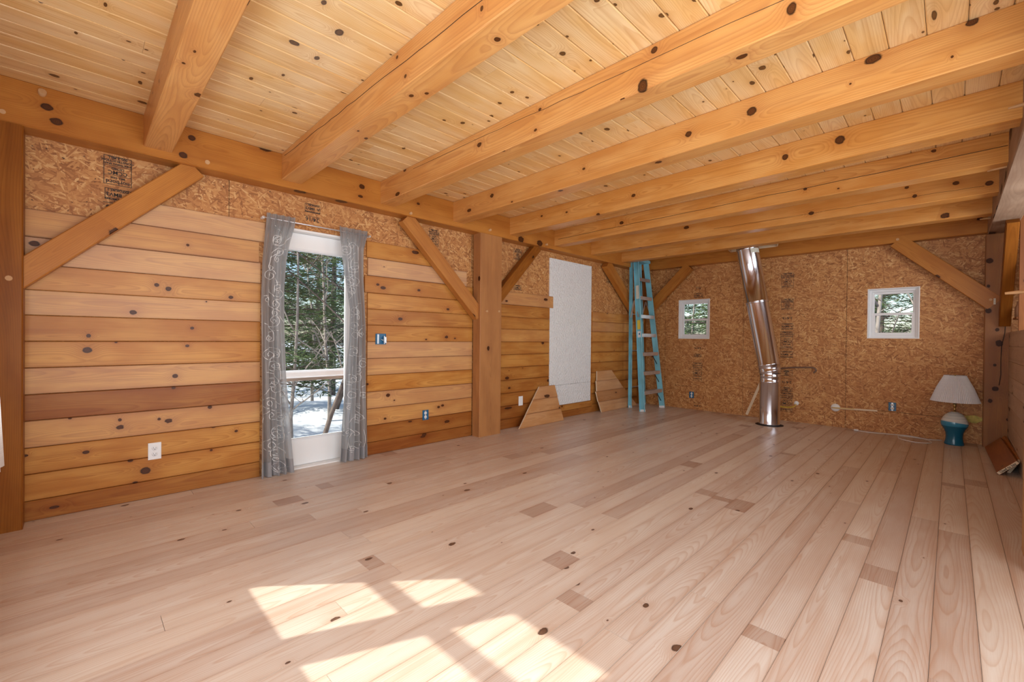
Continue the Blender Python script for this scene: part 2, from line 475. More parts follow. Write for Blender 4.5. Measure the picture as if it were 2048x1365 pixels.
M = {}
M['beam'] = wood('pine_joist_timber', (0.74, 0.385, 0.115), (0.66, 0.3, 0.07), (0.42, 0.135, 0.025), freq=105, contrast=0.55,
                 knot=0.12, ksize=0.019, kx=3.4, ky=4.6, tint_amt=.35, halo=.42, rough=0.36, spots=K_BEAM, spec=0.25)
M['girt'] = wood('oiled_girt_timber', (0.54, 0.225, 0.044), (0.46, 0.175, 0.032), (0.29, 0.085, 0.016), freq=105, contrast=0.45,
                 knot=0.1, ksize=0.026, kx=2.8, ky=3.9, tint_amt=.35, halo=.45, rough=0.36, spots=K_GIRT, spec=0.2)
M['post'] = wood('oiled_post_timber', (0.33, 0.118, 0.017), (0.27, 0.088, 0.012), (0.16, 0.044, 0.006), freq=125, contrast=0.45,
                 knot=0.2, ksize=0.022, kx=3.2, ky=4.4, tint_amt=.4, halo=.4, rough=0.4, spots=K_POST, spec=0.15)
M['weathered'] = wood('grey_girder_timber', (0.4, 0.27, 0.18), (0.33, 0.21, 0.135), (0.19, 0.1, 0.06), freq=105, contrast=.35,
                      knot=.2, ksize=.04, tint_amt=.3, rough=.6)
M['ceiling'] = wood('pine_ceiling_boards', (0.90, 0.68, 0.37), (0.85, 0.57, 0.24), (0.56, 0.27, 0.07), freq=130, contrast=0.5,
                    knot=0.24, ksize=0.011, kx=5.2, ky=7.0, tint_amt=.32, halo=0.35, rough=0.28, spots=K_CEIL, spec=0.4)
M['wallboard'] = wood('oiled_wall_boards', (0.64, 0.315, 0.075), (0.52, 0.215, 0.042), (0.3, 0.082, 0.015), freq=120, contrast=0.52,
                      knot=0.1, ksize=0.012, kx=4.2, ky=6.0, tint_amt=0.85, halo=0.5, rough=0.34, edge=.22, bw=.16, spots=K_WALL, spec=0.25)
M['floor'] = wood('bare_pine_floor', (0.67, 0.595, 0.53), (0.62, 0.515, 0.44), (0.46, 0.25, 0.145), freq=145, contrast=0.72,
                  knot=0.1, ksize=0.01, kx=5.0, ky=8.0, tint_amt=.7, halo=.35, rough=0.34, edge=.28, bw=.13,
                  kcol=(.06, .028, .02), sharp=3.4, spec=0.45)
M['greyboard'] = wood('raw_pine_boards', (.56, .42, .31), (.50, .36, .25), (.32, .19, .12), freq=120, contrast=.3,
                      knot=.28, ksize=.02, kx=2.2, ky=6.0, tint_amt=.4, rough=.6)
M['paleply'] = wood('pale_plywood', (.80, .66, .46), (.74, .57, .37), (.55, .36, .2), freq=80, contrast=.3, knot=.05, rough=.6)
M['peg'] = wood('pale_peg_wood', (.62, .38, .19), (.55, .31, .14), (.5, .28, .13), freq=200, contrast=.3, knot=.0, rough=.5)
M['brownply'] = wood('stained_plank', (.34, .125, .035), (.28, .095, .026), (.15, .045, .014), freq=110, contrast=.3,
                     knot=.2, ksize=.02, rough=.45)
M['sub'] = plain('subfloor', (.26, .12, .06), .8)
M['paler_post'] = wood('paler_post_timber', (.46, .19, .045), (.39, .15, .032), (.23, .07, .014), freq=125, contrast=.5,
                       knot=.22, ksize=.02, kx=3.2, ky=4.4, tint_amt=.4, halo=.4, rough=.4, spec=.15)
M['osb'] = osb_mat('strand_board')
M['white'] = plain('white_paint', (.86, .87, .87), .35)
M['vinyl'] = plain('white_vinyl', (.82, .84, .86), .3)
M['snow'] = plain('snow', (.90, .93, .98), .7, var=.06, scale=3, bump=.3)
M['black'] = plain('black_print', (.035, .028, .025), .7)
M['dark'] = plain('dark_gap', (.02, .014, .012), .8)
M['blue'] = plain('blue_plastic', (.018, .13, .27), .35)
M['lblue'] = plain('faded_blue_fibreglass', (.24, .62, .76), .38, var=.3, scale=3)
M['alu'] = plain('aluminium', (.72, .74, .76), .38, .85, var=.12, scale=14)
M['steel'] = plain('steel_hardware', (.55, .57, .60), .35, 1.0)
M['outlet'] = plain('white_outlet_plastic', (.84, .85, .86), .3)
M['paper'] = plain('paper_label', (.78, .77, .66), .7, var=.12, scale=60)
M['yellow'] = plain('yellow_label', (.80, .62, .08), .5)
M['ycable'] = plain('yellow_cable', (.72, .50, .06), .45)
M['wcable'] = plain('white_cord', (.82, .82, .82), .4)
M['foamy'] = plain('yellow_spray_foam', (.70, .58, .16), .8, var=.3, scale=40, bump=.8)
M['strap'] = plain('brown_metal_strap', (.22, .13, .09), .5, .3)
M['brass'] = plain('brass', (.60, .46, .20), .3, 1.0)
M['bark'] = plain('grey_brown_bark', (.16, .12, .10), .9, var=.45, scale=9, bump=.5)
M['palebark'] = plain('pale_bark', (.40, .34, .30), .9, var=.4, scale=9)
M['deck'] = plain('deck_boards', (.36, .30, .26), .8, var=.3, scale=4)

def foam_board():
    t = NT('white_foam_board'); g = t.n.new('ShaderNodeTexCoord').outputs['Object']
    s = t.sep(g)
    n1 = t.noise(t.comb(t.math('MULTIPLY', s[1], 60.0), t.math('MULTIPLY', s[2], 34.0), s[0]), 1, 3)
    t.b.inputs['Base Color'].default_value = (.93, .95, .95, 1); t.b.inputs['Roughness'].default_value = .5
    t.bump(n1, 1.0, .03); return t.m
M['foam'] = foam_board()

def glass():
    t = NT('window_glass')
    tr = t.n.new('ShaderNodeBsdfTransparent'); gl = t.n.new('ShaderNodeBsdfGlossy'); gl.inputs['Roughness'].default_value = .01
    tr.inputs[0].default_value = (.96, .98, .98, 1)
    mx = t.n.new('ShaderNodeMixShader'); fr = t.n.new('ShaderNodeFresnel'); fr.inputs[0].default_value = 1.35
    t.link(fr.outputs[0], mx.inputs[0]); t.link(tr.outputs[0], mx.inputs[1]); t.link(gl.outputs[0], mx.inputs[2])
    t.link(mx.outputs[0], t.out.inputs['Surface']); return t.m
M['glass'] = glass()

def cloth(name, col, alpha=.12, trans=.6):
    t = NT(name)
    g = t.grain()
    s = t.sep(g)
    wv = t.noise(t.comb(t.math('MULTIPLY', s[0], 8.0), t.math('MULTIPLY', s[1], 500.0)), 1, 1)
    c = t.mix(t.ramp(wv, .35, .65), col, tuple(x * .84 for x in col))
    t.link(c, t.b.inputs['Base Color']); t.b.inputs['Roughness'].default_value = .38
    t.b.inputs['Sheen Weight'].default_value = .3
    tl = t.n.new('ShaderNodeBsdfTranslucent'); t.link(c, tl.inputs[0])
    m1 = t.n.new('ShaderNodeMixShader'); m1.inputs[0].default_value = trans
    t.link(t.b.outputs[0], m1.inputs[1]); t.link(tl.outputs[0], m1.inputs[2])
    tr = t.n.new('ShaderNodeBsdfTransparent')
    m2 = t.n.new('ShaderNodeMixShader'); m2.inputs[0].default_value = alpha
    t.link(m1.outputs[0], m2.inputs[1]); t.link(tr.outputs[0], m2.inputs[2])
    t.link(m2.outputs[0], t.out.inputs['Surface']); return t.m
M['curtain'] = cloth('grey_sheer_curtain', (.57, .58, .59), .12, .62)
M['hem'] = cloth('grey_curtain_hem', (.34, .33, .34), 0.0, .12)
M['thread'] = plain('pale_embroidery', (.74, .74, .73), .5)
M['lace'] = cloth('white_curtain', (.84, .84, .82), .05, .3)

def chrome():
    t = NT('stainless_pipe'); g = t.grain(); s = t.sep(g)
    n = t.noise(t.comb(t.math('MULTIPLY', s[0], 60.0), t.math('MULTIPLY', s[1], 1.0)), 1, 2)
    t.b.inputs['Metallic'].default_value = 1.0
    t.link(t.mix(t.ramp(n, .3, .7), (.80, .83, .92), (.70, .72, .80)), t.b.inputs['Base Color'])
    t.b.inputs['Roughness'].default_value = .17
    return t.m
M['chrome'] = chrome()

def glaze():
    t = NT('two_tone_glaze'); g = t.n.new('ShaderNodeTexCoord').outputs['Object']; s = t.sep(g)
    # the two glazes meet on a slanting line
    h = t.math('ADD', s[2], t.math('MULTIPLY_ADD', s[0], .10, t.math('MULTIPLY', s[1], .10)))
    n = t.noise(t.comb(t.math('MULTIPLY', s[0], 3.0), t.math('MULTIPLY', s[1], 3.0), t.math('MULTIPLY', s[2], 90.0)), 1, 2)
    wh = t.mix(t.ramp(n, .35, .65), (.74, .77, .76), (.55, .61, .62))
    bl = t.mix(t.ramp(s[2], .205, .215), (.006, .12, .22), (.04, .27, .46))
    c = t.mix(t.ramp(h, .243, .250), bl, wh)
    t.link(c, t.b.inputs['Base Color']); t.b.inputs['Roughness'].default_value = .18
    return t.m
M['glaze'] = glaze()
M['shade'] = cloth('pleated_shade_cloth', (.82, .88, .99), 0.0, .06)

def needles(name, c1, c2):
    t = NT(name); g = t.n.new('ShaderNodeTexCoord').outputs['Object']
    n = t.noise(g, 2.0, 3)
    t.link(t.mix(t.ramp(n, .35, .65), c1, c2), t.b.inputs['Base Color'])
    t.b.inputs['Roughness'].default_value = .6
    return t.m
M['needles'] = needles('pine_needles', (.035, .075, .02), (.10, .15, .045))

# ------------------------------------------------------------------ room dimensions
XW = 0.0; YB = 6.952; ZC = 2.598
XG = 0.136          # face of the left girt and posts
XR = 4.184          # inner face of the right girder
JB = 2.389
YN = -0.62          # near (south) wall, inner face
XE = 5.3            # far side of the bay behind the right-hand posts

# ---- floor of individual planks
mb = MB()
edges = [3.878 + (k - 30) * 0.1297 for k in range(0, 43)]
darkends = []
for i in range(len(edges) - 1):
    x0, x1 = edges[i], edges[i + 1]
    y = -0.72 - random.random() * 2
    while y < YB:
        L = random.choice((1.2, 1.8, 2.4, 3.0, 3.6, 4.2)) * random.uniform(.9, 1.1)
        y0, y1 = max(y, -0.72), min(y + L, YB + .02)
        if y1 - y0 > .02 and x1 > -.1:
            tb = min(.9, max(.1, random.gauss(.56, .13)))
            t = rnd_tint(tb)
            cut = y1
            if random.random() < .30 and y1 - y0 > 1.0:     # board whose last hand's breadth is reddish
                cut = y1 - random.uniform(.05, .26)
                mb.box(x0 + .0006, x1 - .0006, cut, y1 - .0015, -.02, 0, 'y', .0004, rnd_tint(random.uniform(.1, .25)))
                mb.box(x0 + .0006, x1 - .0006, y0, cut, -.02, 0, 'y', .0004, t)
            else:
                mb.box(x0 + .0006, x1 - .0006, y0, y1 - .0015, -.02, 0, 'y', .0004, t)
        y += L
fl = tag(mb.build('floor', M['floor']), kind='structure')
mb = MB(); mb.box(-.15, XE + .1, -.8, YB + .15, -.08, -.0195)
mb.build('subfloor', M['sub'], fl)

# ---- ceiling boards
mb = MB()
x = -0.02
while x < XE:
    x1 = x + .1372
    y = -0.8 - random.random() * 2
    while y < YB:
        L = random.uniform(2.2, 4.8)
        y0, y1 = max(y, -.8), min(y + L, YB + .05)
        if y1 - y0 > .02:
            mb.box(x + .001, x1 - .001, y0, y1 - .001, ZC, ZC + .02, 'y', .005, rnd_tint(random.gauss(.52, .13)))
        y += L
    x = x1
ce = tag(mb.build('ceiling', M['ceiling']), kind='structure')
mb = MB(); mb.box(-.2, XE + .1, -.85, YB + .2, ZC + .018, ZC + .12)
mb.build('upper_deck', M['sub'], ce)

# ---- walls of strand board with openings
def sheet(mb, axis, c0, c1, a0, a1, z0, z1, holes, seed=0.0):
    """wall slab; axis 'x' = normal along x.  holes: (a0,a1,z0,z1)"""
    cuts_a = sorted({a0, a1, *[h[0] for h in holes], *[h[1] for h in holes]})
    cuts_z = sorted({z0, z1, *[h[2] for h in holes], *[h[3] for h in holes]})
    for i in range(len(cuts_a) - 1):
        for j in range(len(cuts_z) - 1):
            A0, A1, Z0, Z1 = cuts_a[i], cuts_a[i + 1], cuts_z[j], cuts_z[j + 1]
            ca, cz = (A0 + A1) / 2, (Z0 + Z1) / 2
            if any(h[0] < ca < h[1] and h[2] < cz < h[3] for h in holes): continue
            def P(a, z, c): return (c, a, z) if axis == 'x' else (a, c, z)
            U = [(A0 + seed, Z0), (A1 + seed, Z0), (A1 + seed, Z1), (A0 + seed, Z1)]
            for c in (c0, c1):
                mb.quad([P(A0, Z0, c), P(A1, Z0, c), P(A1, Z1, c), P(A0, Z1, c)], U)
    for h in list(holes) + [(a0, a1, z0, z1)]:
        A0, A1, Z0, Z1 = h
        def P(a, z, c): return (c, a, z) if axis == 'x' else (a, c, z)
        for (pa, pz), (qa, qz) in (((A0, Z0), (A1, Z0)), ((A1, Z0), (A1, Z1)), ((A1, Z1), (A0, Z1)), ((A0, Z1), (A0, Z0))):
            mb.quad([P(pa, pz, c0), P(qa, qz, c0), P(qa, qz, c1), P(pa, pz, c1)])

DOOR = (0.945, 1.655, 0.0, 2.05)
FOAM = (4.437, 5.45, 0.185, 2.262)
mb = MB()
sheet(mb, 'x', -.022, -.14, -.75, YB + .14, -.08, ZC + .02, [DOOR, FOAM])
wl = tag(mb.build('wall_left', M['osb']), kind='structure')
W1 = (.690, 1.200, 1.155, 1.800)
W2 = (3.160, 3.650, 1.178, 1.806)
mb = MB()
sheet(mb, 'y', YB, YB + .12, -.14, XE + .1, -.08, ZC + .02, [W1, W2], 9.0)
wb = tag(mb.build('wall_back', M['osb']), kind='structure')
NW1 = (1.14, 2.47, .80, 1.56)
NW2 = (3.20, 4.25, .15, 2.25)
mb = MB()
sheet(mb, 'y', YN - .13, YN - .01, -.14, XE + .1, -.08, ZC + .02, [NW1, NW2], 15.0)
wnr = tag(mb.build('wall_near', M['osb']), kind='structure')
ER = (-.4, 2.4, .15, 2.3)
ER2 = (3.9, 5.9, 1.3, 2.32)
mb = MB()
sheet(mb, 'x', XE, XE + .12, -.75, YB + .14, -.08, ZC + .02, [ER, ER2], 21.0)
wr = tag(mb.build('wall_right', M['osb']), kind='structure')

# sheet joints on the strand board
def joint(parent, pts, w=.004):
    mb = MB(); mb.tube(pts, w / 2, 4); mb.build('panel_joint', M['dark'], parent)
for X in (.46, 1.70, 2.949):
    joint(wb, [(X, YB - .0005, 0), (X, YB - .0005, 2.34)], .0035)
joint(wb, [(3.27, YB - .0005, .272), (4.17, YB - .0005, .262)])
joint(wb, [(.63, YB - .0005, .375), (.93, YB - .0005, .37)], .003)
for Y in (.63, 3.05):
    joint(wl, [(-.0215, Y, 1.9), (-.0215, Y, 2.34)], .0035)

# ---- board cladding on the left wall
def boards(y0, y1, rows, name='board_cladding', jag=None, clip=None):
    mb = MB()
    for k, (z0, z1, tb) in enumerate(rows):
        a, b = y0, y1
        if jag: a -= jag[0][k % len(jag[0])]; b += jag[1][k % len(jag[1])]
        if clip and k in clip: a = clip[k][0] if clip[k][0] is not None else a; b = clip[k][1] if clip[k][1] is not None else b
        mb.box(-.0215, 0.0, a, b, z0 + .0012, z1 - .0012, 'y', .0035, rnd_tint(tb))
    o = mb.build(name, M['wallboard'], wl)
    return o
zs = [0, .123, .286, .446, .61, .77, .931, 1.093, 1.252, 1.405, 1.56, 1.725, 1.895, 2.055]
def rows_of(tbs): return [(zs[i], zs[i + 1], tb) for i, tb in enumerate(tbs)]
boards(-.43, .845, rows_of([.22, .46, .47, .6, .18, .62, .5, .44, .66, .56, .72, .62, .74]),
       jag=([0], [0, 0, .0, 0, 0, .0, 0, 0, 0, .0, .0, -.012, .03]), clip={12: (.0, None)})
boards(1.762, 3.05, rows_of([.12, .2, .56, .62, .5, .62, .66, .46, .38, .5, .46, .72, .48]),
       jag=([0, 0, 0, 0, 0, 0, 0, 0, 0, 0, .03, 0, .012], [0]), clip={11: (None, 2.96), 12: (None, 2.60)})
boards(3.39, 4.43, rows_of([.1, .16, .28, .32, .36, .46, .42, .54, .4, .36, .6]),
       jag=([0], [0, 0, 0, 0, 0, 0, 0, 0, 0, 0, .075]))
boards(4.43, 5.46, [(0, .095, .2), (.095, .183, .36)])
boards(5.46, YB - .0, rows_of([.24, .34, .4, .42, .36, .5, .42, .5, .56, .52]))

# ---- left door
def framed(mb, axis, c0, c1, a0, a1, z0, z1, w, wt=None, wb_=None):
    """rectangular frame around an opening"""
    wt = w if wt is None else wt; wb_ = w if wb_ is None else wb_
    def B(A0, A1, Z0, Z1):
        if axis == 'x': mb.box(min(c0, c1), max(c0, c1), A0, A1, Z0, Z1, 'z' if Z1 - Z0 > A1 - A0 else 'y', .002)
        else: mb.box(A0, A1, min(c0, c1), max(c0, c1), Z0, Z1, 'z' if Z1 - Z0 > A1 - A0 else 'x', .002)
    B(a0, a0 + w, z0, z1); B(a1 - w, a1, z0, z1)
    B(a0 + w, a1 - w, z1 - wt, z1); B(a0 + w, a1 - w, z0, z0 + wb_)

mb = MB(); framed(mb, 'x', -.14, .004, DOOR[0] - .0, DOOR[1], 0, DOOR[3], .018, wb_=.012)
d1 = tag(mb.build('door_1', M['white']), kind='structure')
mb = MB(); framed(mb, 'x', -.115, -.075, DOOR[0] + .018, DOOR[1] - .018, .014, DOOR[3] - .02, .055, .15, .235)
slab = mb.build('door_panel', M['white'], d1)
mb = MB(); framed(mb, 'x', -.080, -.066, DOOR[0] + .060, DOOR[1] - .060, .236, DOOR[3] - .155, .014)
mb.build('glazing_bead', M['vinyl'], slab)
mb = MB(); mb.box(-.099, -.094, DOOR[0] + .07, DOOR[1] - .07, .24, DOOR[3] - .165)
mb.build('door_glass', M['glass'], slab)

# ---- small windows in the back wall
def window(n, W, y0, skew=.0, axis='y', pin=.0, sash_w=.042):
    a0, a1, z0, z1 = W
    mb = MB()
    framed(mb, axis, y0 - .004, y0 + .118, a0, a1, z0, z1, .012)
    o = tag(mb.build('window_%d' % n, M['white']), kind='structure')
    mb = MB(); framed(mb, axis, y0 + .045, y0 + .10, a0 + .012, a1 - .012, z0 + .012, z1 - .012, .028)
    mb.build('window_frame', M['vinyl'], o)
    zm = (z0 + z1) / 2 - .01
    A0, A1, Z0, Z1 = a0 + .040, a1 - .040, z0 + .040, z1 - .040
    for nm, za, zb, yy in (('upper_sash', zm - .012, Z1, .072), ('lower_sash', Z0, zm + .018, .052)):
        mb = MB(); framed(mb, axis, y0 + yy, y0 + yy + .018, A0, A1, za, zb, .024 if nm[0] == 'u' else .034, wt=.03)
        s = mb.build(nm, M['vinyl'], o)
        mb = MB()
        mb.box(A0 + .02, A1 - .02, y0 + yy + .008, y0 + yy + .011, za + .02, zb - .02)
        mb.build('pane', M['glass'], s)
    return o
window(1, W1, YB)
window(2, W2, YB)

# ---- glazing in the near wall (behind the camera) that lets the low sun in
mb = MB()
yg = -.75
framed(mb, 'y', yg - .015, yg + .015, NW1[0], NW1[1], NW1[2], NW1[3], .05)
def bar(x0, x1, z0, z1): mb.box(x0, x1, yg - .012, yg + .012, z0, z1, 'z' if z1 - z0 > x1 - x0 else 'x', .001)
bar(1.14, 1.24, .85, 1.50); bar(1.705, 1.885, .85, 1.50); bar(2.355, 2.47, .85, 1.50)
bar(1.24, 2.355, 1.227, 1.288); bar(1.19, 2.42, 1.50, 1.56)
w3 = tag(mb.build('window_3', M['vinyl']), kind='structure')
for k, (xa, xb) in enumerate(((1.24, 1.705), (1.885, 2.355))):
    for za, zb in ((.85, 1.227), (1.288, 1.50)):
        mb = MB(); mb.box(xa, xb, yg - .002, yg + .002, za, zb); mb.build('pane', M['glass'], w3)
# white curtain drawn back on the near wall, just at the left edge of the view
mb = MB(); rows = []
for i in range(15):
    z = .575 + 1.3 * i / 14; row = []
    xf = 1.055 + (z - .575) * .5
    for j in range(16):
        q = j / 15
        row.append((xf + .26 * q, -.425 - .012 * q + .010 * math.sin(q * 19), z - .02 * q))
    rows.append(row)
mb.grid(rows); tag(mb.build('window_curtain', M['lace']), 'white window curtain, only its lower edge showing at the left edge of the photo', 'curtain')
# unseen glazing added around the fill lamps, behind and right of the view
mb = MB(); framed(mb, 'y', YN - .13, YN - .03, NW2[0], NW2[1], NW2[2], NW2[3], .06)
w4 = tag(mb.build('window_4', M['vinyl']), kind='structure')
mb = MB(); mb.box(NW2[0] + .05, NW2[1] - .05, YN - .09, YN - .085, NW2[2] + .05, NW2[3] - .05); mb.build('pane', M['glass'], w4)
mb = MB(); framed(mb, 'x', XE + .02, XE + .12, ER[0], ER[1], ER[2], ER[3], .06)
w5 = tag(mb.build('window_5', M['vinyl']), kind='structure')  # made-up opening for the near right fill lamp
mb = MB(); mb.box(XE + .08, XE + .085, ER[0] + .05, ER[1] - .05, ER[2] + .05, ER[3] - .05); mb.build('pane', M['glass'], w5)
mb = MB(); framed(mb, 'x', XE + .02, XE + .12, ER2[0], ER2[1], ER2[2], ER2[3], .05)
w6 = tag(mb.build('window_6', M['vinyl']), kind='structure')  # made-up opening for the fill lamp that lights the back area
mb = MB(); mb.box(XE + .08, XE + .085, ER2[0] + .04, ER2[1] - .04, ER2[2] + .04, ER2[3] - .04); mb.build('pane', M['glass'], w6)
# unseen sun blockers, added to shade everything but the low window
mb = MB(); mb.box(2.75, 5.6, -3.2, -.76, 2.62, 2.70, 'x'); o = tag(mb.build('sun_blocking_roof', M['deck']), 'added brown sun-blocking roof outside the near wall, behind the viewer', 'roof')
mb = MB(); mb.box(2.62, 2.68, -2.6, -.76, -.9, 2.62, 'z'); tag(mb.build('sun_blocking_screen', M['deck']), 'added brown sun-blocking screen outside the near wall, behind the viewer', 'screen')

# ------------------------------------------------------------------ timber frame
def peg(parent, p0, p1, r=.013, taper=None, n=10):
    mb = MB(); p0 = Vector(p0); p1 = Vector(p1)
    mb.tube([p0, p0.lerp(p1, .5), p1], r, n, rnd_tint(.5), r1=taper)
    mb.build('wooden_peg', M['peg'], parent)

def timber(name, p0, p1, w, h, side, mat, label, cat, group=None, tint=None, ch=.006, pegs=()):
    mb = MB(); c = Vector(p0)
    mb.beam(Vector(p0), Vector(p1), w, h, side, ch, tint)
    o = mb.build(name, mat)
    tag(o, label, cat, group)
    for pg in pegs: peg(o, *pg)
    return o
WG = .272
# left girt
timber('girt_beam', (XG - WG / 2, -.58, (2.338 + ZC) / 2), (XG - WG / 2, 6.80, (2.338 + ZC) / 2), ZC - 2.338, WG, (0, 0, 1),
       M['girt'], 'long golden girt beam under the ceiling along the left wall', 'beam', tint=(.5, .3, .31, 1),
       pegs=[((XG - .02, -.499, 2.39), (XG + .006, -.499, 2.39)), ((XG - .02, .462, 2.383), (XG + .008, .462, 2.383), .015),
             ((XG - .02, 2.133, 2.362), (XG + .02, 2.133, 2.362), .013), ((XG - .02, 3.177, 2.386), (XG + .03, 3.177, 2.386), .013),
             ((XG - .02, 4.178, 2.376), (XG + .03, 4.178, 2.376), .013), ((XG - .02, -.349, 2.545), (XG + .02, -.345, 2.56), .018)])
# back girt and near girt
timber('girt_beam', (.12, 6.886, (2.338 + ZC) / 2), (4.2, 6.886, (2.338 + ZC) / 2), .132, ZC - 2.338, (0, 1, 0),
       M['girt'], 'orange girt beam under the ceiling along the back strand board wall', 'beam', tint=(.45, .6, .7, 1),
       pegs=[((3.449, 6.83, 2.375), (3.449, 6.812, 2.375), .015)])
timber('girt_beam', (-.1, -.615, (2.338 + ZC) / 2), (4.3, -.615, (2.338 + ZC) / 2), .13, ZC - 2.338, (0, 1, 0),
       M['girt'], 'girt beam over the near wall behind the viewer', 'beam', tint=(.45, .6, .2, 1))
# right girder
timber('girder_beam', (4.28, -.58, (2.313 + ZC) / 2), (4.28, 6.80, (2.313 + ZC) / 2), ZC - 2.313, .192, (0, 0, 1),
       M['weathered'], 'greyish girder beam that carries the right ends of the joists', 'beam', tint=(.5, .4, .9, 1),
       pegs=[((4.09, 4.489, 2.385), (4.21, 4.465, 2.395), .006, .014), ((4.12, 3.328, 2.392), (4.22, 3.333, 2.398), .006, .014),
             ((4.11, 6.27, 2.385), (4.21, 6.30, 2.392), .006, .013)])
# joists
JY = [.111, .957, 1.812, 2.660, 3.512, 4.357, 5.206, 6.055]
JL = ['short pale joist nearest the viewer, cut by the top edge left of centre',
      'second ceiling joist from the viewer, whose broad pale underside ends above the curtained door',
      'third ceiling joist from the viewer, with a long drying crack along its side',
      'fourth ceiling joist from the viewer, running to the top right corner',
      'fifth ceiling joist from the viewer, meeting the left girt near the middle post',
      'sixth ceiling joist, split by a long dark crack along its whole side',
      'seventh ceiling joist, just in front of the stovepipe top',
      'last ceiling joist, behind the stovepipe top and nearest the back wall']
JC = [(.66, .4, .13), (.62, .2, .45), (.60, .7, .82), (.56, .35, .27), (.50, .55, .64), (.48, .8, .91), (.46, .25, .07), (.42, .6, .38)]
for k, y in enumerate(JY):
    w = .15
    timber('ceiling_joist', (XG - .02, y + w / 2, (JB + ZC) / 2), (XR + .02, y + w / 2, (JB + ZC) / 2), w, ZC - JB, (0, 1, 0),
           M['beam'], JL[k], 'joist', 'ceiling joists across the room', (*JC[k], 1), .005)
# drying cracks on three joists
def crack(parent_name_idx, pts, r=.0015):
    o = [q for q in bpy.data.objects if q.name.startswith('ceiling_joist')]
    o.sort(key=lambda q: q.data.vertices[0].co.y)
    mb = MB(); mb.tube(pts, r, 4); mb.build('drying_crack', M['dark'], o[parent_name_idx])
def wavy(x0, x1, y, z0, z1, n=24, amp=.004):
    return [(x0 + (x1 - x0) * i / n, y, z0 + (z1 - z0) * i / n + random.uniform(-amp, amp)) for i in range(n + 1)]
crack(1, wavy(.2, 2.9, .9565, 2.56, 2.49), .0016)
crack(2, wavy(.7, 3.9, 1.8115, 2.565, 2.50), .0014)
crack(5, wavy(.2, 4.18, 4.3565, 2.47, 2.50), .0022)
crack(6, wavy(1.9, 4.1, 5.2055, 2.47, 2.46), .0012)

# posts
timber('timber_post', (.0685, -.513, 0), (.0685, -.513, 2.338), .134, .185, (1, 0, 0), M['post'],
       'dark reddish-brown timber post at the left edge of the room', 'post', 'upright timber posts', (.44, .3, .55, 1),
       pegs=[((XG - .02, -.475, 1.454), (XG + .004, -.475, 1.454), .015)])
timber('timber_post', (.0685, 3.222, 0), (.0685, 3.222, 2.338), .134, .335, (1, 0, 0), M['paler_post'],
       'tall orange-brown timber post in the middle of the left wall', 'post', 'upright timber posts', (.62, .5, .21, 1),
       pegs=[((.12, 3.145, 1.447), (.155, 3.145, 1.447), .012), ((.12, 3.335, 1.455), (.155, 3.335, 1.455), .012)])
timber('timber_post', (.051, 6.895, 0), (.051, 6.895, 2.338), .10, .11, (1, 0, 0), M['post'],
       'timber corner post behind the blue stepladder', 'post', 'upright timber posts', (.45, .5, .77, 1))
rp = timber('timber_post', (4.27, 6.886, 0), (4.27, 6.886, 2.313), .195, .13, (1, 0, 0), M['post'],
       'orange-brown timber post with big dark knots at the back right corner', 'post', 'upright timber posts', (.66, .25, .43, 1),
       pegs=[((4.215, 6.83, 1.605), (4.215, 6.812, 1.605), .013)])
mb = MB()
mb.tube([(4.325, 6.8195, 1.40), (4.322, 6.8195, 1.25), (4.300, 6.8195, 1.10), (4.296, 6.8195, .95), (4.298, 6.8195, .80), (4.287, 6.8195, .68)], .003, 4)
mb.build('drying_crack', M['dark'], rp)
timber('timber_post', (4.291, 3.30, 0), (4.291, 3.30, 2.313), .17, .38, (1, 0, 0), M['peg'],
       'pale timber post seen as a thin strip at the right edge of the photo', 'post', 'upright timber posts', (.45, .5, .66, 1),
       pegs=[((4.118, 3.30, 1.402), (4.22, 3.30, 1.409), .007, .013)])
mb = MB(); mb.box(4.236, 4.252, 6.809, 6.816, 1.552, 1.618); tag(mb.build('paper_tag', M['paper']), 'small white paper tag on the back right timber post', 'tag')

# knee braces
def brace(a, b, w, t, side, label, mat='post', tint=None, pegs=()):
    timber('knee_brace', a, b, w, t, side, M[mat], label, 'brace', 'diagonal knee braces', tint, .005, pegs)
def cb(p, q, r, s):  # centre line from the two long edges p->q (upper) and r->s (lower)
    p, q, r, s = map(Vector, (p, q, r, s))
    return (p + r) / 2, (q + s) / 2
xb = .055
brace((xb, .40, 2.335), (xb, -.47, 1.45), .135, .088, (0, 1, -1), 'wide knee brace between the left edge post and the left girt', 'girt', (.52, .6, .12, 1))
brace((xb, 2.12, 2.335), (xb, 3.09, 1.40), .145, .088, (0, 1, 1), 'knee brace leaning left from the middle post above the blue outlet', 'girt', (.56, .3, .36, 1))
brace((xb - .01, 4.09, 2.335), (xb - .01, 3.25, 1.47), .125, .088, (0, 1, -1), 'knee brace leaning right from the middle post towards the white foam panel', 'post', (.5, .4, .81, 1))
brace((xb, 5.72, 2.335), (xb, 6.86, 1.42), .15, .10, (0, 1, 1), 'knee brace in the back left corner along the left wall, left of the stepladder', 'girt', (.42, .7, .58, 1))
brace((.905, 6.862, 2.335), (.10, 6.862, 1.55), .15, .085, (1, 0, -1), 'knee brace in the back left corner along the back wall, right of the stepladder', 'girt', (.40, .2, .95, 1))
brace((3.44, 6.862, 2.36), (4.25, 6.862, 1.56), .165, .085, (1, 0, 1), 'long knee brace on the back wall above the right small window', 'girt', (.42, .8, .33, 1))
brace((4.318, 6.10, 2.318), (4.318, 6.84, 1.36), .155, .085, (0, 1, 1), 'steep knee brace between the right girder and the back right post', 'post', (.3, .5, .49, 1))

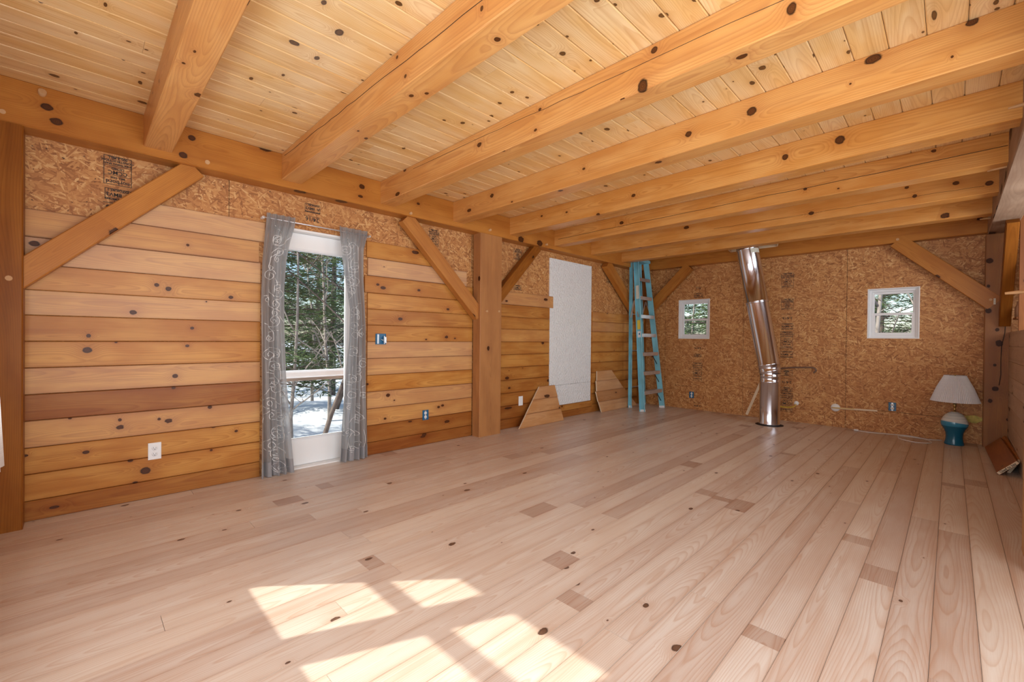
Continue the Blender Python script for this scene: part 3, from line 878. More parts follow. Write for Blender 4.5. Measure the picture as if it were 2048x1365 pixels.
# ------------------------------------------------------------------ right partition
mb = MB()
z = 0.0
for k, h in enumerate((.155, .158, .158, .158, .158, .158, .158, .150)):
    mb.box(4.352, 4.374, 3.50, 6.82, z + .001, z + h - .001, 'y', .003, rnd_tint(random.uniform(.4, .6)))
    z += h
hp = tag(mb.build('board_partition', M['greyboard']), 'low partition of pale raw boards at the right beside the back right post', 'partition')
for k, (y, lab) in enumerate(((6.30, 'thin wall stud standing behind the low board partition, nearer the back post'),
                              (5.05, 'thin wall stud standing behind the low board partition, nearer the viewer'))):
    timber('wall_stud', (4.42, y, 0), (4.42, y, 2.55), .085, .038, (1, 0, 0), M['brownply'], lab, 'stud', 'studs behind the partition', (.5, .4, .2 + .3 * k, 1), .002)
mb = MB(); mb.box(4.62, 4.66, 6.05, 6.90, 1.62, 2.35, 'y'); tag(mb.build('insulation_board', M['foam']), 'upright white insulation board behind the low partition at the right edge', 'insulation')
mb = MB(); mb.box(4.375, 4.60, 3.55, 6.82, 1.215, 1.25, 'y', .002, rnd_tint(.4)); mb.build('ledge', M['greyboard'], hp)
ct = empty('caulk_tube', (4.43, 6.10, 1.252))
mb = MB(); mb.lathe([(0, 0), (.026, 0), (.026, .28), (.022, .29), (.022, .30), (.008, .31), (.005, .36), (0, .362)], 0, 0, 0, 20); mb.build('tube_body', M['outlet'], ct)
tag(ct, 'slim white tube standing on the ledge of the low board partition', 'tube')
ct = empty('plastic_pipe', (4.50, 5.95, 1.252))
mb = MB(); mb.lathe([(0, 0), (.03, 0), (.03, .40), (.026, .40), (.026, .0)], 0, 0, 0, 20); mb.build('pipe_body', M['paper'], ct)
tag(ct, 'cream plastic pipe offcut standing behind the slim white tube', 'pipe')
mb = MB(); mb.lathe([(0, 0), (.028, 0), (.028, .10), (.014, .13), (.014, .16), (0, .16)], 4.40, 6.60, 1.40, 16); tag(mb.build('dark_bottle', M['sub']), 'small dark bottle in the shadow right of the back right knee brace', 'bottle')
mb = MB(); mb.box(4.375, 4.60, 6.45, 6.78, 1.38, 1.40, 'y'); mb.build('upper_shelf', M['brownply'], hp)

# planks leaning in the corner by the partition
def text_mesh(body, size, mat, name, parent, M4, extrude=.0004, bold=0.0):
    cu = bpy.data.curves.new(name, 'FONT'); cu.body = body; cu.size = size; cu.extrude = extrude; cu.offset = bold
    cu.align_x = 'CENTER'; cu.align_y = 'CENTER'; cu.resolution_u = 2
    to = bpy.data.objects.new(name, cu); COL.objects.link(to)
    dg = bpy.context.evaluated_depsgraph_get()
    me = bpy.data.meshes.new_from_object(to.evaluated_get(dg))
    bpy.data.objects.remove(to); bpy.data.curves.remove(cu)
    me.transform(M4); me.materials.clear(); me.materials.append(mat); me.name = name
    o = bpy.data.objects.new(name, me); COL.objects.link(o); o.parent = parent
    return o
pa = empty('plank_offcut', (4.22, 5.43, 0))
a = Vector((4.272, 5.43, .072)); b = Vector((4.245, 6.62, .085)); sd = Vector((.105, 0, .115)).normalized()
mb = MB(); mb.beam(a, b, .165, .022, sd, .001, rnd_tint(.5)); o1 = mb.build('plank', M['brownply'], pa)
d = (b - a).normalized(); sd2 = (sd - d * sd.dot(d)).normalized(); up = sd2.cross(d).normalized()
mb = MB(); mb.beam(a - d * .003, a - d * .0005, .165, .022, sd, .0003, (.8, .5, .1, 1)); mb.build('cut_end', M['paleply'], pa)
Mt = Matrix.Identity(4)
for i in range(3): Mt[i][0] = sd2[i]; Mt[i][1] = -up[i] if up.z < 0 else up[i]; Mt[i][2] = -d[i]; Mt[i][3] = (a - d * .0036)[i]
text_mesh('Used to bay', .026, M['black'], 'handwriting', pa, Mt, .0002, .0006)
for c in pa.children: c.location = -Vector(pa.location)
tag(pa, 'reddish-brown plank offcut with handwriting on its pale end, leaning by the partition', 'plank', 'planks leaning at the right')
pb = empty('plank_offcut', (4.28, 5.75, 0))
mb = MB(); mb.beam(Vector((4.318, 5.60, .060)), Vector((4.300, 6.72, .095)), .14, .02, Vector((.06, 0, .12)), .001, rnd_tint(.5)); mb.build('plank', M['girt'], pb)
mb = MB(); mb.beam(Vector((4.318, 5.597, .060)), Vector((4.318, 5.5995, .060)), .14, .02, Vector((.06, 0, .12)), .0003, (.7, .5, .1, 1)); mb.build('cut_end', M['paleply'], pb)
for c in pb.children: c.location = -Vector(pb.location)
tag(pb, 'orange plank offcut tucked behind the reddish-brown one with handwriting', 'plank', 'planks leaning at the right')

# ------------------------------------------------------------------ foam panel in the window opening
mb = MB()
mb.box(-.07, -.006, FOAM[0] + .004, FOAM[1] - .02, .478, FOAM[3] - .004, 'z', .003)
mb.box(-.07, -.006, FOAM[0] + .03, FOAM[1] - .02, FOAM[2] + .004, .474, 'z', .003)
tag(mb.build('foam_panel', M['foam']), 'tall white textured foam panel filling an opening in the left wall', 'panel')

# ------------------------------------------------------------------ leaning board panels
def lean_panel(rows, xb0, xt, ztop, label, tints):
    """rows of boards from the floor up: (z0,z1, y left at z0, y left at z1, y right at z0, y right at z1)"""
    o = empty('wainscot_offcut', (xb0, (rows[0][2] + rows[0][4]) / 2, 0))
    th = .018
    def X(z): return xb0 + (xt - xb0) * z / ztop
    for k, (z0, z1, l0, l1, r0, r1) in enumerate(rows):
        mb = MB(); ti = rnd_tint(tints[k])
        za, zb = z0 + .0012, z1 - .0012
        F = [(X(za), l0, za), (X(za), r0, za), (X(zb), r1, zb), (X(zb), l1, zb)]
        B = [(p[0] - th, p[1], p[2]) for p in F]
        mb.quad(F, [(p[1], p[2] - (za + zb) / 2) for p in F], ti); mb.quad(B[::-1], None, ti)
        q = mb; mb.quad([F[1], B[1], B[2], F[2]], None, ti); mb.quad([F[3], F[2], B[2], B[3]], None, ti); mb.quad([B[0], B[1], F[1], F[0]], None, ti)
        bd = mb.build('board', M['wallboard2'], o)
        e = MB(); e.quad([(p[0] + .0003, p[1] - .0006, p[2]) for p in (B[0], F[0], F[3], B[3])], None, (.8, .5, .3, 1))
        e.build('sawn_edge', M['paleply'], o)
    for c in o.children: c.location = -Vector(o.location)
    tag(o, label, 'panel', 'cut board panels leaning on the left wall')
M['wallboard2'] = wood('lighter_wall_boards', (.62, .335, .145), (.56, .27, .095), (.36, .13, .04), freq=120, contrast=.34,
                       knot=.35, ksize=.02, kx=2.2, ky=6.0, tint_amt=.7, rough=.45, edge=.15, bw=.16)
lean_panel([(0, .165, 3.71, 3.875, 4.60, 4.575), (.165, .33, 3.875, 4.04, 4.56, 4.54), (.33, .49, 4.04, 4.20, 4.545, 4.52)],
           .135, .03, .49, 'left leaning board panel with a long slanted left edge, below the foam panel', [.52, .5, .55])
lean_panel([(0, .165, 5.56, 5.51, 6.64, 6.47), (.165, .325, 5.50, 5.47, 6.46, 6.29), (.325, .485, 5.495, 5.51, 6.27, 6.12), (.485, .635, 5.53, 5.56, 6.11, 5.97)],
           .118, .025, .635, 'right leaning board panel of four boards with a curved right edge, beside the stepladder', [.6, .3, .62, .56])

# ------------------------------------------------------------------ stepladder
LD = empty('stepladder', (.35, 6.4, 0))
def rail(name, p0, p1, w=.078, t=.026, mat='lblue', nrm=(1, 0, 0), flip=1):
    """channel section rail: web plus two flanges"""
    mb = MB(); p0 = Vector(p0); p1 = Vector(p1); d = (p1 - p0).normalized()
    n = Vector(nrm); n = (n - d * n.dot(d)).normalized(); s = n.cross(d).normalized() * flip
    mb.beam(p0, p1, w, .005, n, .0008)
    for k in (-1, 1):
        c = n * (k * (w / 2 - .0025)) + s * (t / 2)
        mb.beam(p0 + c, p1 + c, .005, t, n, .0008)
    o = mb.build(name, M[mat], LD)
    f = MB(); e = p0 + d * .035; f.beam(p0 + s * -.001 , e + s * -.001, w + .006, .010, n, .001); f.tube([p0 + d * .02 - s * .012 + n * .015, p0 + d * .02 + s * .008 + n * .015], .006, 6)
    f.build('rubber_foot', M['outlet'], o)
    return o
FL0, FL1 = Vector((.515, 6.10, 0)), Vector((.245, 6.335, 2.44))
FR0, FR1 = Vector((.53, 6.715, 0)), Vector((.245, 6.64, 2.44))
RL0, RL1 = Vector((.168, 6.32, 0)), Vector((.150, 6.345, 2.44))
RR0, RR1 = Vector((.150, 6.81, 0)), Vector((.150, 6.60, 2.44))
rail('front_rail', FL0, FL1, .085, .028, flip=1); rail('front_rail', FR0, FR1, .085, .028, flip=-1)
rail('rear_rail', RL0, RL1, .055, .022, flip=1); rail('rear_rail', RR0, RR1, .055, .022, flip=-1)
for k in range(7):
    z = .315 + .305 * k; s = z / 2.44
    a = FL0.lerp(FL1, s); b = FR0.lerp(FR1, s)
    mb = MB(); mb.beam((a.x + .004, a.y, z), (b.x + .004, b.y, z), .082, .004, (1, 0, 0), .001)
    mb.beam((a.x + .044, a.y, z - .026), (b.x + .044, b.y, z - .026), .004, .056, (1, 0, 0), .001)
    mb.beam((a.x - .036, a.y, z - .016), (b.x - .036, b.y, z - .016), .004, .03, (1, 0, 0), .001)
    mb.build('step', M['alu'], LD)
for k, z in enumerate((.34, .95, 1.56)):
    s = z / 2.44; a = RL0.lerp(RL1, s); b = RR0.lerp(RR1, s)
    mb = MB(); mb.beam(a, b, .03, .012, (1, 0, 0), .001); mb.build('rear_crossbar', M['alu'], LD)
mb = MB(); mb.box(.13, .31, 6.29, 6.68, 2.42, 2.47, 'y', .006); mb.build('top_cap', M['lblue'], LD)
for yy, F0, F1, R0, R1 in ((-1, FL0, FL1, RL0, RL1), (1, FR0, FR1, RR0, RR1)):
    p = F0.lerp(F1, 1.50 / 2.44); q = R0.lerp(R1, 1.50 / 2.44); mid = (F0.lerp(F1, 1.78 / 2.44) + R0.lerp(R1, 1.78 / 2.44)) / 2
    off = Vector((0, .012 * yy, 0))
    mb = MB(); mb.beam(p + off, mid + off, .022, .004, (1, 0, 0), .001); mb.beam(q + off, mid + off, .022, .004, (1, 0, 0), .001)
    mb.build('spreader', M['steel'], LD)
for za, zb in ((.28, .12), (.585, .43), (.89, .73)):
    s = za / 2.44; a = FR0.lerp(FR1, s); c = FR0.lerp(FR1, zb / 2.44)
    mb = MB(); mb.tube([(a.x, a.y - .14, za), (c.x, c.y - .004, zb)], .006, 6); mb.build('step_brace', M['dark'], LD)
def sticker(z0, z1, mat, nm='warning_label', w=.062):
    a = FL0.lerp(FL1, z0 / 2.44); b = FL0.lerp(FL1, z1 / 2.44)
    mb = MB(); o = Vector((0, -.0035, 0)); mb.beam(a + o, b + o, w, .001, (1, 0, 0), .0002); return mb.build(nm, M[mat], LD)
sticker(1.80, 2.02, 'paper'); sticker(1.30, 1.45, 'yellow'); s3 = sticker(1.17, 1.27, 'outlet')
a = FL0.lerp(FL1, 1.22 / 2.44); mb = MB(); mb.beam(a + Vector((0, -.0045, -.02)), a + Vector((0, -.0045, .02)), .02, .0006, (1, 0, 0), .0002); mb.build('logo', M['blue'], s3)
for c in LD.children: c.location = -Vector(LD.location)
tag(LD, 'blue fibreglass stepladder with aluminium steps standing in the back left corner', 'ladder')

# ------------------------------------------------------------------ stovepipe
SP = empty('stovepipe', (2.19, 6.44, 0))
def seg(name, p0, p1, r, bands=(), parent=SP):
    p0 = Vector(p0); p1 = Vector(p1); L = (p1 - p0).length
    q = (p1 - p0).to_track_quat('Z', 'X').to_matrix().to_4x4(); q.translation = p0
    prof = [(r, 0)]
    for zb, dr, hw in bands:
        prof += [(r, zb - hw - .004), (r + dr, zb - hw), (r + dr, zb + hw), (r, zb + hw + .004)]
    prof.append((r, L))
    mb = MB(); mb.lathe(prof, 0, 0, 0, 64, M=q)
    return mb.build(name, M['chrome'], parent)
bx, by = 2.197, 6.44
seg('lower_pipe', (bx, by, 0), (bx, by, .70), .124, [(.02, .002, .008), (.585, .004, .010), (.66, .003, .006)])
E0 = Vector((bx, by, .695)); T1 = Vector((1.862, by, 2.60)); dd = (T1 - E0)
seg('elbow', E0, E0 + dd * .045, .131, [(.03, .003, .006)])
seg('middle_pipe', E0 + dd * .035, E0 + dd * .505, .133, [(.05, .004, .008)])
seg('upper_pipe', E0 + dd * .50, T1, .137, [(.02, .004, .008), (dd.length * .395, .005, .012), (dd.length * .43, .004, .006)])
mb = MB(); q = dd.to_track_quat('Z', 'X').to_matrix().to_4x4(); q.translation = E0 + dd * .855
rows = []
for z in (0, .1):
    rows.append([q @ Vector((.1395 * math.cos(t), .1395 * math.sin(t), z)) for t in [math.radians(x) for x in range(-60, 6, 6)]])
mb2 = MB(); mb2.grid(rows)
lab = mb2.build('paper_label', M['paper'], SP)
for c in SP.children: c.location = -Vector(SP.location)
tag(SP, 'shiny stainless stovepipe, upright at the floor then slanting left up to the ceiling', 'stovepipe')
mb = MB(); mb.lathe([(.0, .0008), (.168, .0008), (.168, .0016), (0, .0016)], bx, by, 0, 40); tag(mb.build('floor_hole', M['dark']), 'black round cut-out in the floor around the stovepipe foot', 'hole')
# square ply collar around the pipe top
mb = MB()
ca = [Vector(p) for p in ((2.33, 6.24, 0), (2.20, 6.68, 0), (1.60, 6.68, 0), (1.66, 6.27, 0))]
for i in range(4):
    a, b = ca[i], ca[(i + 1) % 4]
    mb.beam(Vector((a.x, a.y, 2.52)), Vector((b.x, b.y, 2.52)), .018, .15, None, .001, rnd_tint(.6))
tag(mb.build('pipe_support_box', M['paleply']), 'pale plywood support box around the stovepipe under the ceiling', 'bracket')

# ------------------------------------------------------------------ lamp
LP = empty('table_lamp', (3.955, 6.735, 0))
prof = [(0, 0), (.078, 0), (.082, .006), (.080, .016), (.072, .05), (.068, .09), (.073, .135), (.088, .175), (.104, .200), (.110, .225), (.111, .245),
        (.106, .270), (.094, .300), (.075, .330), (.050, .352), (.026, .364), (0, .366)]
mb = MB(); mb.lathe(prof, 0, 0, 0, 64); mb.build('ceramic_base', M['glaze'], LP)
mb = MB(); mb.lathe([(.016, .362), (.016, .372), (.009, .374), (.009, .42), (.014, .422), (.014, .46), (0, .46)], 0, 0, 0, 20); mb.build('neck', M['brass'], LP)
mb = MB(); rows = []; N = 144
for z, r in ((.480, .200), (.490, .1965), (.635, .148), (.760, .0925), (.770, .089)):
    rows.append([(( r + (.0022 if i % 2 else -.0022)) * math.cos(2 * math.pi * i / N), (r + (.0022 if i % 2 else -.0022)) * math.sin(2 * math.pi * i / N), z) for i in range(N)])
for k in range(len(rows) - 1):
    for i in range(N):
        j = (i + 1) % N; mb.quad([rows[k][i], rows[k][j], rows[k + 1][j], rows[k + 1][i]])
mb.build('lamp_shade', M['shade'], LP)
mb = MB(); mb.lathe([(0, .765), (.006, .765), (.008, .777), (.004, .787), (0, .789)], 0, 0, 0, 12)
for a in range(3): mb.tube([(0, 0, .767), (.09 * math.cos(a * 2.1), .09 * math.sin(a * 2.1), .767)], .0015, 4)
mb.build('finial', M['brass'], LP)
def smooth(pts, n=8):
    P = [Vector(p) for p in pts]; out = []
    for i in range(len(P) - 1):
        p0, p1, p2, p3 = P[max(i - 1, 0)], P[i], P[i + 1], P[min(i + 2, len(P) - 1)]
        for k in range(n):
            t = k / n
            out.append(.5 * ((2 * p1) + (-p0 + p2) * t + (2 * p0 - 5 * p1 + 4 * p2 - p3) * t * t + (-p0 + 3 * p1 - 3 * p2 + p3) * t ** 3))
    out.append(P[-1]); return out
mb = MB()
W = [(3.857, 6.900, .005), (3.759, 6.829, .005), (3.673, 6.848, .005), (3.496, 6.850, .005), (3.488, 6.762, .005), (3.510, 6.632, .005), (3.644, 6.524, .005), (3.757, 6.578, .005), (3.770, 6.697, .005), (3.695, 6.834, .005), (3.558, 6.925, .005), (3.403, 6.870, .005), (3.298, 6.837, .005), (3.195, 6.809, .005), (3.098, 6.834, .005)]
mb.tube(smooth([(x - 3.955, y - 6.735, z) for x, y, z in W]), .0042, 6); crd = mb.build('power_cord', M['wcable'], LP)
px_, py_ = 3.098 - 3.955, 6.834 - 6.735
mb = MB(); mb.box(px_ - .04, px_ + .004, py_ - .012, py_ + .012, .001, .02, 'x', .004)
mb.tube([(px_ - .058, py_ - .006, .01), (px_ - .04, py_ - .006, .01)], .002, 4); mb.tube([(px_ - .058, py_ + .006, .01), (px_ - .04, py_ + .006, .01)], .002, 4)
mb.build('plug', M['outlet'], crd)
tag(LP, 'blue and white ceramic table lamp with a pleated white shade on the floor', 'lamp')

# ------------------------------------------------------------------ outlets and fittings
def local(axis, c, a, z):
    return (c, a, z) if axis == 'x' else (a, c, z)
def outlet(name, axis, c, sgn, a, z, label, kind, cat='outlet', group=None):
    """c = wall face, sgn = direction into the room, a/z = centre"""
    o = empty(name, local(axis, c, a, z))
    def B(mb, a0, a1, z0, z1, d0, d1, ch=.001):
        lo, hi = sorted((d0 * sgn, d1 * sgn))
        if axis == 'x': mb.box(lo, hi, a0, a1, z0, z1, 'z', ch)
        else: mb.box(a0, a1, lo, hi, z0, z1, 'z', ch)
    if kind == 'plate':
        mb = MB(); B(mb, -.036, .036, -.058, .058, 0, .005, .002); mb.build('cover_plate', M['outlet'], o)
    elif kind == 'decora':
        mb = MB(); B(mb, -.038, .038, -.06, .06, 0, .005, .002); mb.build('cover_plate', M['outlet'], o)
        mb = MB(); B(mb, -.018, .018, -.034, .034, .005, .008, .001); mb.build('rocker', M['wcable'], o)
        tag(o, label, cat, group); return o
    else:
        wd = .036 if kind == 'box1' else .055
        mb = MB()
        for q in ((-wd, -wd + .004, -.052, .052), (wd - .004, wd, -.052, .052), (-wd, wd, -.052, -.048), (-wd, wd, .048, .052)): B(mb, *q, -.004, .008, .0008)
        B(mb, -wd, wd, -.052, .052, 0.0, .0015, .0003); mb.build('electrical_box', M['blue'], o)
    if kind in ('plate', 'box1'):
        for s in (-1, 1):
            mb = MB(); q = Matrix.Rotation(math.pi / 2 * sgn, 4, 'Y') if axis == 'x' else Matrix.Rotation(-math.pi / 2 * sgn, 4, 'X')
            q.translation = Vector(local(axis, .004 * sgn, 0, s * .0205))
            mb.lathe([(0, 0), (.0165, 0), (.0165, .003), (.0155, .0045), (0, .0045)], 0, 0, 0, 20, M=q)
            r = mb.build('receptacle', M['outlet'], o)
            mb = MB()
            for da in (-.0062, .0062): B(mb, da - .001, da + .001, s * .0205 - .001, s * .0205 + .007, .0086, .0092, .0002)
            B(mb, -.0025, .0025, s * .0205 - .009, s * .0205 - .005, .0086, .0092, .0002)
            mb.build('slots', M['dark'], r)
        if kind == 'box1':
            mb = MB(); B(mb, -.009, .009, -.048, .048, .002, .004, .0005); mb.build('yoke', M['steel'], o)
    if kind == 'box2':
        mb = MB(); B(mb, -.040, -.022, -.045, .045, .004, .012, .001); mb.build('switch_yoke', M['steel'], o)
        mb = MB()
        B(mb, .018, .042, -.038, .020, .02, .045, .003); B(mb, .026, .036, -.046, .03, .012, .022, .001)
        mb.build('loose_switch', M['alu'], o)
        mb = MB(); mb.tube([local(axis, .004 * sgn, 0, 0), local(axis, .02 * sgn, .01, -.01), local(axis, .03 * sgn, .025, -.01)], .003, 5); mb.build('wires', M['wcable'], o)
    tag(o, label, cat, group); return o
outlet('wall_outlet', 'x', 0, 1, .187, .326, 'white duplex outlet with cover plate low on the left wall boards', 'plate')
outlet('wall_outlet', 'x', 0, 1, 2.417, .316, 'bare outlet in a blue box between the door and the middle post', 'box1')
outlet('wall_switch', 'x', 0, 1, 1.896, 1.118, 'open double blue switch box with a loose metal switch right of the curtain', 'box2', 'switch')
outlet('wall_outlet', 'x', 0, 1, 3.868, .328, 'white rocker-style cover plate right of the middle post', 'decora')
outlet('wall_outlet', 'y', YB, -1, .925, .235, 'bare outlet in a blue box on the back wall below the left small window', 'box1')
outlet('wall_outlet', 'y', YB, -1, 3.415, .335, 'bare outlet in a blue box on the back wall left of the lamp', 'box1')

o = empty('cable_outlet', (2.40, YB, .265))
mb = MB(); q = Matrix.Rotation(math.pi / 2, 4, 'X'); q.translation = Vector((0, -.001, 0)); mb.lathe([(0, 0), (.030, 0), (.028, .006), (0, .008)], 0, 0, 0, 24, M=q); mb.build('foam_plug', M['white'], o)
for k in (0, 1):
    mb = MB(); mb.tube(smooth([(-.0, -.012, -.012), (-.03, -.014, -.05 - .006 * k), (-.10, -.014, -.065 - .01 * k), (-.22, -.012, -.068 - .006 * k)]), .0045, 6); mb.build('yellow_cable', M['ycable'], o)
tag(o, 'small round white plug with a yellow cable right of the stovepipe foot', 'cable')
o = empty('cable_outlet', (2.845, YB, .255))
mb = MB(); q = Matrix.Rotation(math.pi / 2, 4, 'X'); q.translation = Vector((0, -.001, 0)); mb.lathe([(0, 0), (.052, 0), (.049, .008), (0, .010)], 0, 0, 0, 24, M=q); mb.build('foam_plug', M['white'], o)
mb = MB(); mb.beam((-.03, -.018, -.004), (.43, -.014, .012), .020, .008, (0, 0, 1), .001, (.8, .4, .5, 1)); mb.build('cable_cover', M['paleply'], o)
mb = MB(); mb.tube([(-.04, -.026, -.002), (.2, -.024, .008)], .004, 6); mb.build('yellow_cable', M['ycable'], o)
tag(o, 'larger round white plug with a pale strip running right towards the blue outlet box', 'cable')
mb = MB(); mb.tube(smooth([(2.16, 6.935, .735), (2.35, 6.93, .762), (2.56, 6.93, .775), (2.61, 6.93, .765), (2.625, 6.93, .735), (2.60, 6.93, .705)]), .011, 6)
tag(mb.build('metal_strap', M['strap']), 'bent brown metal strap on the back wall right of the stovepipe elbow', 'strap')
mb = MB(); mb.box(-.001, .001, -.02, .02, 0, .54, 'z'); o = mb.build('masking_strip', M['paleply'])
mb2 = MB(); mb2.beam((1.76, YB - .004, .02), (1.96, YB - .004, .56), .035, .004, (1, 0, 0), .001, (.6, .4, .2, 1))
bpy.data.objects.remove(o); tag(mb2.build('wood_strip', M['paleply']), 'narrow pale strip slanting on the back wall left of the stovepipe foot', 'strip')
mb = MB(); rows = []
for i in range(9):
    row = []
    for j in range(17):
        a = 2 * math.pi * j / 16; r = i / 8
        row.append((4.09 + .095 * r * math.cos(a) * (1 + .12 * math.sin(3 * a)), YB - .012 * (1 - r * r) - .002, .275 + .042 * r * math.sin(a) * (1 + .15 * math.cos(5 * a))))
    rows.append(row)
mb.grid(rows); tag(mb.build('spray_foam_patch', M['foamy']), 'yellow spray foam patch on the back wall right of the lamp', 'foam')

# ------------------------------------------------------------------ stamps printed on the strand board
def basis(axis, c, a, z, up=1):
    """text frame: reads left-to-right with growing a for the left wall / back wall as seen from inside; up=-1 turns it upside down"""
    Mx = Matrix.Identity(4)
    r = Vector((0, 1, 0)) if axis == 'x' else Vector((1, 0, 0))
    u = Vector((0, 0, 1)); r = r * up; u = u * up
    n = r.cross(u)
    for i in range(3): Mx[i][0] = r[i]; Mx[i][1] = u[i]; Mx[i][2] = n[i]; Mx[i][3] = local(axis, c, a, z)[i]
    return Mx
def stamp(parent, axis, c, a0, a1, z0, z1, lines, up=-1, frame=True):
    o = MB(); t = .0035; sg = 1 if axis == 'x' else -1
    def B(A0, A1, Z0, Z1):
        if axis == 'x': o.box(c, c + .0006, A0, A1, Z0, Z1, 'z', .0001)
        else: o.box(A0, A1, c - .0006, c, Z0, Z1, 'z', .0001)
    if frame:
        B(a0, a1, z0, z0 + t); B(a0, a1, z1 - t, z1); B(a0, a0 + t, z0, z1); B(a1 - t, a1, z0, z1)
    else: B(a0, a1, z1 - t, z1)
    pr_ = o.build('grade_stamp', M['black'], parent)
    n = sum(h for _, h in lines); z = z1
    for txt, h in lines:
        hh = (z1 - z0) * h / n; zc = z - hh / 2; z -= hh
        if txt == '-': 
            q = MB()
            if axis == 'x': q.box(c, c + .0006, a0, a1, zc, zc + .003, 'y', .0001)
            else: q.box(a0, a1, c - .0006, c, zc, zc + .003, 'x', .0001)
            q.build('rule', M['black'], pr_); continue
        size = min(hh * 1.05, (a1 - a0) * 1.75 / max(1, len(txt)))
        text_mesh(txt, size, M['black'], 'lettering', pr_, basis(axis, c + .0003 * sg, (a0 + a1) / 2, zc, up), .0003, .0008)
XO = -.0215; YO = YB - .0005
mill = [('000-2 MILL', 1), ('CONSTRUCTION', 1), ('SHEATHING SPAN', 1), ('-', .5), ('LISTED', 1), ('CCMC', 1.6), ('-', .5), ('MILL 0425', .8), ('norbord', 2)]
grade = [('EXPOSURE 1', .7), ('A  8MV3', 1.6), ('SIZED FOR SPACING', .6)]
stamp(wl, 'x', XO, -.078, .062, 2.135, 2.325, mill)
stamp(wl, 'x', XO, -.072, .060, 2.035, 2.110, grade)
stamp(wl, 'x', XO, -.080, .058, 1.95, 2.015, [('24/16', 1)], frame=False)
stamp(wl, 'x', XO, 1.19, 1.32, 2.215, 2.29, grade)
stamp(wl, 'x', XO, 1.18, 1.325, 2.135, 2.185, [('24/16', 1)], frame=False)
stamp(wl, 'x', XO, 2.465, 2.585, 2.13, 2.30, mill)
stamp(wl, 'x', XO, 3.74, 3.89, 2.145, 2.285, mill)
stamp(wl, 'x', XO, 3.74, 3.89, 1.76, 1.82, grade)
stamp(wl, 'x', XO, 5.86, 6.0, 2.05, 2.25, mill)
A0, A1 = 2.195, 2.347
stamp(wb, 'y', YO, A0, A1, 1.89, 2.10, mill); stamp(wb, 'y', YO, A0, A1, 1.58, 1.735, mill)
stamp(wb, 'y', YO, A0, A1 + .01, 1.40, 1.52, [('2-4/16', 1)], frame=False); stamp(wb, 'y', YO, A0 + .01, A1, 1.30, 1.385, grade)
stamp(wb, 'y', YO, A0, A1, 1.02, 1.27, mill); stamp(wb, 'y', YO, A0, A1, .90, .99, grade)
stamp(wb, 'y', YO, A0, A1, .64, .72, mill); stamp(wb, 'y', YO, A0, A1 + .01, .50, .60, [('2-4/16', 1)], frame=False)
stamp(wb, 'y', YO, A0 + .01, A1, .415, .475, grade); stamp(wb, 'y', YO, A0, A1, .13, .40, mill)
A0, A1 = .945, 1.088
stamp(wb, 'y', YO, A0, A1, 1.83, 1.90, grade); stamp(wb, 'y', YO, A0 + .02, A1 - .02, 1.96, 2.0, [('PS 2', 1)], frame=False)
stamp(wb, 'y', YO, A0, A1, .95, 1.06, [('2-4/16', 1)], frame=False); stamp(wb, 'y', YO, A0 + .01, A1 - .01, .86, .91, grade)
stamp(wb, 'y', YO, A0, A1, .47, .77, mill); stamp(wb, 'y', YO, A0, A1, .02, .11, [('2-4/16', 1)], frame=False)

# ------------------------------------------------------------------ curtains
def lerp_tab(tab, z):
    tab = sorted(tab)
    if z <= tab[0][0]: return tab[0][1]
    for (z0, a), (z1, b) in zip(tab, tab[1:]):
        if z <= z1: return a + (b - a) * (z - z0) / (z1 - z0)
    return tab[-1][1]
LO = [(2.12, .872), (2.05, .868), (1.74, .842), (1.42, .832), (1.0, .834), (.43, .837), (0, .836)]
LI = [(2.12, 1.085), (2.05, 1.080), (1.93, 1.045), (1.77, 1.015), (1.52, .997), (1.23, .999), (.82, 1.013), (.40, 1.046), (0, 1.079)]
RI = [(2.12, 1.452), (2.05, 1.456), (1.92, 1.469), (1.74, 1.488), (1.56, 1.526), (1.38, 1.555), (1.11, 1.553), (.75, 1.523), (.34, 1.493), (0, 1.473)]
RO = [(2.12, 1.74), (2.05, 1.728), (1.95, 1.700), (1.67, 1.697), (1.25, 1.720), (.83, 1.723), (.31, 1.737), (0, 1.740)]
